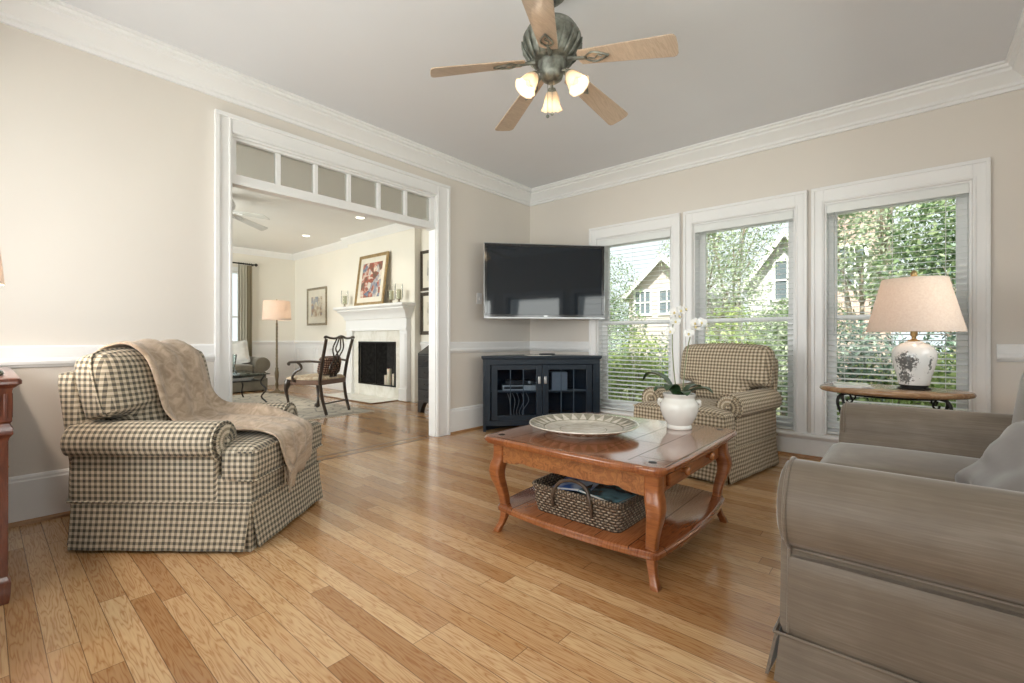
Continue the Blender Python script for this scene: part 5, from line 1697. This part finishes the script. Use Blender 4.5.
# parlour sofa, facing +X, against the curtain wall
M_olive = plain('olive_velvet', (.10, .088, .062), .75, var=.2, scale=7, Sheen_Weight=.4)
ps = thing('sofa', 'olive rolled-arm sofa of the parlour standing under the curtained window', 'sofa', (-5.83, -1.80, 0), PI / 2)
b = bmn(); cushion(b, 1.66, .74, .26, .03, 0, 6, T(0, 0, .23)); obj('body', b, M_olive, ps)
b = bmn(); bx(b, -.84, .84, -.385, .375, .02, .24); obj('skirt', b, M_olive, ps, .01)
for x in (-.78, .78):
    for y in (-.32, .32):
        b = bmn(); cyl(b, (x, y, 0), (x, y, .03), .025, seg=10); obj('foot', b, M_iron, ps)
for sg in (-1, 1):
    b = bmn(); poly = [(.60, .13), (.80, .13), (.80, .36)] + arc(.76, .49, .135, -55, 190, 22) + [(.60, .42)]
    extr(b, [(x * sg, z) for x, z in poly], -.37, .34, 6, .02); a = obj('arm', b, M_olive, ps, sharp=70)
    b = bmn(); tube(b, [(sg * .76 + .125 * math.cos(t), -.368, .49 + .125 * math.sin(t)) for t in [2 * PI * k / 28 for k in range(29)]], .006, 6); obj('arm_piping', b, M_olive, a)
for x in (-.31, .31):
    b = bmn(); cushion(b, .60, .62, .15, .05, .02, 8, T(x, -.08, .42)); obj('seat_cushion', b, M_olive, ps, sharp=80)
    b = bmn(); cushion(b, .62, .18, .40, .07, 0, 8, T(x, .22, .66) @ Rx(math.radians(-12)), side=.03); obj('back_cushion', b, M_olive, ps, sharp=80)
b = bmn(); cushion(b, 1.5, .14, .52, .05, 0, 8, T(0, .35, .55)); obj('back', b, M_olive, ps, sharp=80)
pp_ = bpy.data.objects.new('throw_pillow', None); C.objects.link(pp_)
pp_.matrix_world = T(-5.83, -1.80, 0) @ Rz(PI / 2) @ T(.40, -.02, .70) @ Rz(math.radians(-30)) @ Rx(math.radians(62)) @ Rz(math.radians(12))
tag(pp_, 'light grey square pillow in the corner of the olive parlour sofa', 'pillow')
M_lgrey = plain('light_grey_linen', (.55, .55, .53), .85, var=.08, scale=14)
b = bmn(); cushion(b, .46, .46, .16, .06, 0, 12, pinch=.08); obj('cover', b, M_lgrey, pp_, sharp=120)
b = bmn(); tube(b, pp, .007, 6, Matrix.Scale(1.05, 4)); obj('piping', b, M_black, pp_)

# glass table with magazines and a vase
gt = thing('glass_table', 'low glass-topped iron table before the olive parlour sofa', 'coffee table', (-4.22, -1.95, .012))
b = bmn(); slab(b, .52, .36, .04, 0, ((.004, .425), (0, .427), (0, .437), (.004, .439))); obj('glass_top', b, glass('table_glass', (.72, .82, .80), ior=1.5), gt)
for sx in (-1, 1):
    for sy in (-1, 1):
        b = bmn(); tube(b, spline([(sx * .46, sy * .30, .425), (sx * .40, sy * .26, .30), (sx * .47, sy * .31, .20), (sx * .40, sy * .27, .09), (sx * .47, sy * .32, .0)], 6), .012, 8); obj('leg', b, M_iron, gt)
b = bmn()
for (p, q) in (((-.46, -.30), (.46, -.30)), ((.46, -.30), (.46, .30)), ((.46, .30), (-.46, .30)), ((-.46, .30), (-.46, -.30))): tube(b, [(p[0], p[1], .415), (q[0], q[1], .415)], .010, 6)
obj('top_rim', b, M_iron, gt)
b = bmn(); bx(b, -.44, .44, -.29, .29, .325, .333); obj('lower_shelf', b, M_iron, gt)
for k in range(4):
    book('magazine', ('dark magazine at the bottom of the pile under the parlour glass table', 'blue magazine second from the bottom of the pile under the parlour glass table', 'white magazine second from the top of the pile under the parlour glass table', 'black magazine topmost of the pile under the parlour glass table')[k], 'magazine', (-4.07 + .01 * k, -1.93, .346 + .0125 * k), (0, 0, .1 * k - .1), .34, .30, .012, bookmat('cover_%s' % 'abcd'[k], ((.05, .05, .06), (.08, .12, .25), (.6, .6, .6), (.03, .03, .03))[k], ((.12, .12, .13), (.2, .26, .40), (.75, .75, .74), (.08, .08, .08))[k], 8), 'magazines under the glass table')
va = bpy.data.objects.new('vase', None); C.objects.link(va); va.location = (-4.47, -1.85, .4515)
tag(va, 'slim clear glass vase standing on the parlour glass table', 'vase')
b = bmn(); lathe(b, [(.001, 0), (.05, 0), (.055, .006), (.03, .02), (.02, .05), (.028, .12), (.045, .22), (.05, .27), (.047, .27), (.04, .22), (.024, .12), (.012, .06), (.001, .055)], 24); obj('body', b, glass('vase_glass', (.88, .92, .92), ior=1.5), va)

# curtain with rod and the parlour window
def curtain(label, y0, y1):
    r = thing('curtain', label, 'curtain', (-6.38, (y0 + y1) / 2, 0), 0, 'parlour curtains')
    b = bmn()
    hw_ = (y1 - y0) / 2
    rings = []
    n = 44
    for z in (.02, .5, 1.2, 1.9, 2.3, 2.42):
        rowf, rowb = [], []
        for i in range(n + 1):
            u = -1 + 2 * i / n
            x = .035 * math.sin(u * 17 + .3 * math.sin(z * 2)) * (1 if z < 2.3 else .7)
            rowf.append((x + .003, u * hw_ * (1 + .05 * math.sin(z)), z)); rowb.append((x - .003, u * hw_ * (1 + .05 * math.sin(z)), z))
        rings.append(rowf + rowb[::-1])
    loft(b, rings, True, True)
    obj('panel', b, M_curt, r, sharp=80)
    b = bmn()
    for k in range(7):
        y = -hw_ + 2 * hw_ * (k + .5) / 7
        tube(b, [(.022 * math.cos(t), y, 2.445 + .022 * math.sin(t)) for t in [2 * PI * q / 14 for q in range(15)]], .003, 5)
    obj('ring', b, M_iron, r)
m, nt = mk('striped_curtain_silk')
sp = nd(nt, 'SeparateXYZ', None, Vector=nd(nt, 'TexCoord').outputs['Object'])
s_ = mt(nt, 'GREATER_THAN', sp.outputs[1], 0.03)
M_curt = fin(m, nt, mixc(nt, s_, (.58, .55, .46), (.30, .25, .16)), .6, Sheen_Weight=.2)
curtain('beige and olive curtain panel hanging at the right side of the parlour window', -1.15, -.89)
b = bmn(); cyl(b, (-6.38, -3.0, 2.445), (-6.38, -.84, 2.445), .014, seg=12)
o = obj('curtain_rod', b, M_iron); tag(o, 'dark curtain rod with knob end above the parlour window', 'curtain rod')
b = bmn(); sph(b, (-6.38, -.82, 2.445), .030, 12, 8); obj('finial', b, M_iron, o)
b = bmn(); bx(b, -6.5, -6.38, -.885, -.865, 2.42, 2.435); obj('bracket', b, M_iron, o)
b = bmn()
y0, y1 = -2.6, -1.05
bx(b, -6.5, -6.478, y0 - .08, y0, .42, 2.38); bx(b, -6.5, -6.478, y1, y1 + .08, .42, 2.38); bx(b, -6.5, -6.478, y0, y1, 2.3, 2.38); bx(b, -6.5, -6.46, y0 - .1, y1 + .1, .46, .5)
for y in (y0 + .02, (y0 + y1) / 2, y1 - .02): bx(b, -6.60, -6.565, y - .02, y + .02, .5, 2.3)
for z in (.52, 1.4, 2.28): bx(b, -6.60, -6.565, y0, y1, z - .02, z + .02)
wn_ = struct('window_9', b, M_trim)
b = bmn(); bx(b, -6.584, -6.58, y0, y1, .5, 2.3); obj('pane', b, M_glass, wn_)
# parlour rear window added for the fill lamp (out of the picture)
b = bmn()
for x in (-5.28, -4.35, -3.4, -2.45, -1.52): bx(b, x - .025, x + .025, -5.24, -5.2, .5, 2.4)
for z in (.52, 1.45, 2.38): bx(b, -5.3, -1.5, -5.24, -5.2, z - .02, z + .02)
wn_ = struct('window_10', b, M_trim)
b = bmn(); bx(b, -5.3, -1.5, -5.222, -5.218, .5, 2.4); obj('pane', b, M_glass, wn_)
# recessed lights
first = None
for k, (x, y) in enumerate(((-4.43, -.72), (-3.95, -2.04), (-2.63, -.75))):
    lb = ('small recessed ceiling light above the left part of the parlour wall', 'small recessed ceiling light at the left edge of the opening, nearest the fan blade', 'small recessed ceiling light in front of the fireplace')[k]
    r = thing('recessed_light', lb, 'ceiling light', (x, y, H), 0, 'recessed lights of the parlour')
    b = bmn(); lathe(b, [(.085, 0), (.085, -.006), (.07, -.008), (.06, -.002), (.06, 0)], 28); obj('trim_ring', b, M_white, r)
    b = bmn(); lathe(b, [(.001, -.003), (.058, -.003), (.058, -.001), (.001, -.001)], 24); obj('lens', b, emit('downlight_lens', (1, .9, .75), 6.0), r)
    d = bpy.data.lights.new('downlight', 'SPOT'); d.energy = 14; d.color = (1, .86, .68); d.spot_size = math.radians(120); d.spot_blend = .6; d.shadow_soft_size = .05
    o = bpy.data.objects.new('downlight', d); C.objects.link(o); o.location = (x, y, H - .02)

# ------------------------------------------------------------------ outdoors
GZ = -.45
m, nt = mk('garden_ground')
n = nd(nt, 'TexNoise', None, Vector=nd(nt, 'NewGeometry').outputs['Position'], Scale=3.0, Detail=6.0).outputs[0]
M_ground = fin(m, nt, ramp(nt, n, [(.35, (.10, .13, .05)), (.55, (.20, .22, .11)), (.7, (.32, .27, .19))]), .95)
b = bmn(); bx(b, -40, 40, .16, 60, GZ - .1, GZ); bx(b, -40, -6.66, -40, .16, GZ - .1, GZ); bx(b, RX + .16, 40, -40, .16, GZ - .1, GZ); bx(b, -6.66, RX + .16, -40, -5.3, GZ - .1, GZ)
struct('ground', b, M_ground)
LG = [leafmat('leaf_yellowgreen', [(.16, .26, .06), (.32, .42, .12), (.50, .58, .24), (.24, .34, .10)], .4),
      leafmat('leaf_mid_green', [(.06, .13, .05), (.15, .24, .10), (.26, .36, .17), (.42, .50, .28)], .35),
      leafmat('leaf_dark_bluegreen', [(.04, .08, .055), (.08, .16, .11), (.18, .27, .20), (.36, .44, .36)], .25),
      leafmat('leaf_pale_silver', [(.26, .34, .19), (.42, .50, .34), (.60, .65, .50), (.18, .27, .12)], .4)]
M_bark = plain('bark', (.30, .25, .20), .95, var=.5, scale=20, bs=.8)
def leaves(rng, n, centers, size):
    V, F = [], []
    for _ in range(n):
        c, rad = centers[rng.randrange(len(centers))]
        while True:
            d = Vector((rng.uniform(-1, 1), rng.uniform(-1, 1), rng.uniform(-1, 1)))
            if .05 < d.length < 1: break
        d = d.normalized() * (rng.random() ** .35)
        p = Vector((c[0] + d.x * rad[0], c[1] + d.y * rad[1], c[2] + d.z * rad[2]))
        nrm = (d.normalized() + Vector((rng.uniform(-1, 1), rng.uniform(-1, 1), rng.uniform(-.2, 1.2)))).normalized()
        t = nrm.cross(Vector((rng.uniform(-1, 1), rng.uniform(-1, 1), rng.uniform(-1, 1)))).normalized()
        s = nrm.cross(t)
        L = size * rng.uniform(.6, 1.3)
        w_ = L * rng.uniform(.32, .48)
        i = len(V)
        V += [p - t * L * .5, p + s * w_ * .5 - nrm * L * .05, p + t * L * .5 - nrm * L * .12, p - s * w_ * .5 - nrm * L * .05]
        F.append((i, i + 1, i + 2, i + 3))
    return V, F
def plant(name, label, cat, group, x, y, crowns, n, size, mat, stem_r, seed, trunk_top=None):
    """crowns: list of ((dx,dy,z),(rx,ry,rz)) relative to the ground point"""
    rng = random.Random(seed)
    r = thing(name, label, cat, (x, y, GZ), 0, group)
    V, F = leaves(rng, n, [((c[0], c[1], c[2] - GZ), rd) for c, rd in crowns], size)
    me = bpy.data.meshes.new('foliage'); me.from_pydata(V, [], F); me.materials.append(mat)
    o = bpy.data.objects.new('foliage', me); C.objects.link(o); o.parent = r
    b = bmn()
    for c, rd in crowns:
        zt = c[2] - GZ
        tube(b, spline([(0, 0, 0), (c[0] * .3, c[1] * .3, zt * .45), (c[0] * .9, c[1] * .9, zt)], 6), [stem_r * (1 - .7 * k / 12) for k in range(13)], 7)
        for q in range(3):
            e = Vector((c[0] + rng.uniform(-.7, .7) * rd[0], c[1] + rng.uniform(-.7, .7) * rd[1], zt + rng.uniform(-.3, .7) * rd[2]))
            tube(b, [(c[0] * .6, c[1] * .6, zt * .7), tuple((Vector((c[0] * .6, c[1] * .6, zt * .7)) + e) / 2 + Vector((0, 0, .05))), tuple(e)], [stem_r * .4, stem_r * .3, stem_r * .12], 5)
    obj('trunk' if cat == 'tree' else 'stems', b, M_bark, r)
    return r
SH = [  # x, y, top z, rx, ry, material, label
    (-.95, 3.2, 1.05, .85, .6, 2, 'dark blue-green shrub outside the left window, partly hidden by the television'),
    (.10, 2.5, 1.12, .75, .55, 0, 'bright yellow-green shrub filling the lower half of the left window'),
    (.55, 3.6, 1.25, .70, .6, 2, 'dark shrub outside behind the bright one of the left window'),
    (1.45, 2.6, 1.50, .70, .6, 0, 'tall light green shrub behind the plaid armchair in the middle window'),
    (2.20, 2.9, 1.45, .70, .6, 3, 'pale variegated shrub at the right half of the middle window'),
    (2.95, 2.5, 1.30, .65, .55, 2, 'dark leafy shrub at the left edge of the right window'),
    (3.55, 2.2, .90, .65, .5, 0, 'yellow-green shrub low behind the table lamp in the right window'),
    (4.25, 2.6, 2.35, .75, .6, 2, 'tall blue-green shrub at the right edge of the right window'),
]
for k, (x, y, zt, rx, ry, mi, lb) in enumerate(SH):
    h_ = (zt - GZ) / 2
    cr = [((0, 0, GZ + h_ * 1.05), (rx, ry, h_ * .95)), ((rx * .35, -.1, GZ + h_ * 1.3), (rx * .6, ry * .7, h_ * .68)), ((-rx * .4, .05, GZ + h_ * .8), (rx * .65, ry * .8, h_ * .75))]
    plant('shrub', lb, 'shrub', 'shrubs outside the windows', x, y, cr, 4200, .075, LG[mi], .03, 40 + k)
TR = [
    (-4.3, 9.0, [((0, 0, 2.6), (1.5, 1.2, 1.3)), ((.6, 0, 1.4), (1.1, 1, .9))], 1, 'leafy green tree outside the left window at the left of the pale house'),
    (-.45, 8.0, [((0, 0, 3.3), (1.3, 1.2, 1.1)), ((.5, .2, 2.2), (1.0, .9, .9)), ((-.3, 0, 4.3), (1.3, 1, .8))], 3, 'pale green tree outside at the left of the gable in the middle window'),
    (-.6, 11.0, [((0, 0, 3.9), (1.6, 1.2, 1.3)), ((-.9, 0, 5.4), (1.5, 1.2, 1.1)), ((.5, 0, 6.2), (1.2, 1, .8))], 1, 'tall green tree far behind the pale one at the upper left of the middle window'),
    (1.6, 8.6, [((0, 0, 1.35), (1.1, 1, .7)), ((-.5, 0, 1.1), (.8, .8, .6))], 1, 'round green tree outside in front of the gabled house in the middle window'),
    (2.9, 6.2, [((0, 0, 2.5), (.9, .8, .8)), ((.5, 0, 3.5), (1.4, 1, .9)), ((-.6, 0, 3.7), (.8, .8, .5))], 3, 'pale-leaved tree spreading over the top of the right window'),
    (4.2, 4.6, [((0, 0, 2.6), (.9, .8, .9)), ((-.4, .1, 1.8), (.8, .7, .7))], 1, 'mid green tree at the right side of the right window behind the tall shrub'),
]
for k, (x, y, cr, mi, lb) in enumerate(TR):
    plant('tree', lb, 'tree', 'trees outside the windows', x, y, cr, 6500, .10, LG[mi], .07, 80 + k)
M_siding = plain('white_siding', (.66, .66, .66), .7, var=.02)
M_roofg = plain('grey_shingle', (.45, .45, .47), .9, var=.3, scale=20, bs=.4)
M_dark = plain('dark_window_pane', (.16, .20, .23), .15)
def house(label, loc, rz, wd, dp, hw_, hr, mwall, wins):
    r = thing('house', label, 'house', loc, rz)
    b = bmn(); prism(b, [(-wd / 2, 0), (wd / 2, 0), (wd / 2, hw_), (0, hr), (-wd / 2, hw_)], 0, dp, 'y'); obj('wall', b, mwall, r)
    sl = Vector((wd / 2, hr - hw_)).normalized()
    ov = .35
    b = bmn()
    for s_ in (-1, 1):
        e = (s_ * (wd / 2 + sl.x * ov), hw_ - sl.y * ov)
        prism(b, [(0, hr), e, (e[0], e[1] + .16), (0, hr + .16)], -.3, dp + .3, 'y')
    obj('roof', b, M_roofg, r)
    b = bmn()
    for s_ in (-1, 1):
        e = (s_ * (wd / 2 + sl.x * ov), hw_ - sl.y * ov)
        prism(b, [(0, hr + .18), (0, hr - .12), (e[0], e[1] - .12), (e[0], e[1] + .18)], -.36, -.3, 'y')
    obj('barge_board', b, M_trim, r)
    for (x, z, w_, h_) in wins:
        b = bmn()
        bx(b, x - w_ / 2 - .1, x + w_ / 2 + .1, -.05, 0, z - .1, z); bx(b, x - w_ / 2 - .1, x + w_ / 2 + .1, -.05, 0, z + h_, z + h_ + .1)
        bx(b, x - w_ / 2 - .1, x - w_ / 2, -.05, 0, z, z + h_); bx(b, x + w_ / 2, x + w_ / 2 + .1, -.05, 0, z, z + h_)
        for k in (1, 2): bx(b, x - w_ / 2 + w_ * k / 3 - .025, x - w_ / 2 + w_ * k / 3 + .025, -.05, -.02, z, z + h_)
        bx(b, x - w_ / 2, x + w_ / 2, -.05, -.02, z + h_ / 2 - .03, z + h_ / 2 + .03)
        f = obj('window', b, M_trim, r)
        b = bmn(); bx(b, x - w_ / 2, x + w_ / 2, -.02, -.01, z, z + h_); obj('pane', b, M_dark, f)
    return r
house('pale pinkish house with a multi-paned window seen far off through the left window', (-4.7, 15.5, GZ), 0, 3.4, 6, 3.4, 5.0, plain('pale_brick', (.60, .53, .50), .85, var=.15, scale=25), ((.30, 2.55, .95, 1.0), (-1.0, 2.55, .7, 1.0)))
house('white gabled house with a big many-paned window seen through the middle window', (.10, 15.2, GZ), 0, 2.6, 6, 3.5, 5.3, M_siding, ((.25, 2.9, 1.2, 1.4),))
m, nt = mk('red_brick')
pos = nd(nt, 'TexCoord').outputs['Object']
s3 = nd(nt, 'SeparateXYZ', None, Vector=pos)
bv = nd(nt, 'CombineXYZ', None, X=s3.outputs[0], Y=s3.outputs[2], Z=0.0).outputs[0]
br = nd(nt, 'TexBrick', None, Vector=bv, Scale=4.0, Color1=rgba((.52, .34, .29)), Color2=rgba((.62, .44, .38)), Mortar=rgba((.66, .61, .57))).outputs[0]
M_brick = fin(m, nt, br, .9)
house('red brick house seen through the left part of the right window', (2.45, 11.2, GZ), 0, 1.3, 5, 5.2, 7.0, M_brick, ((-.1, 2.9, .6, 1.0),))
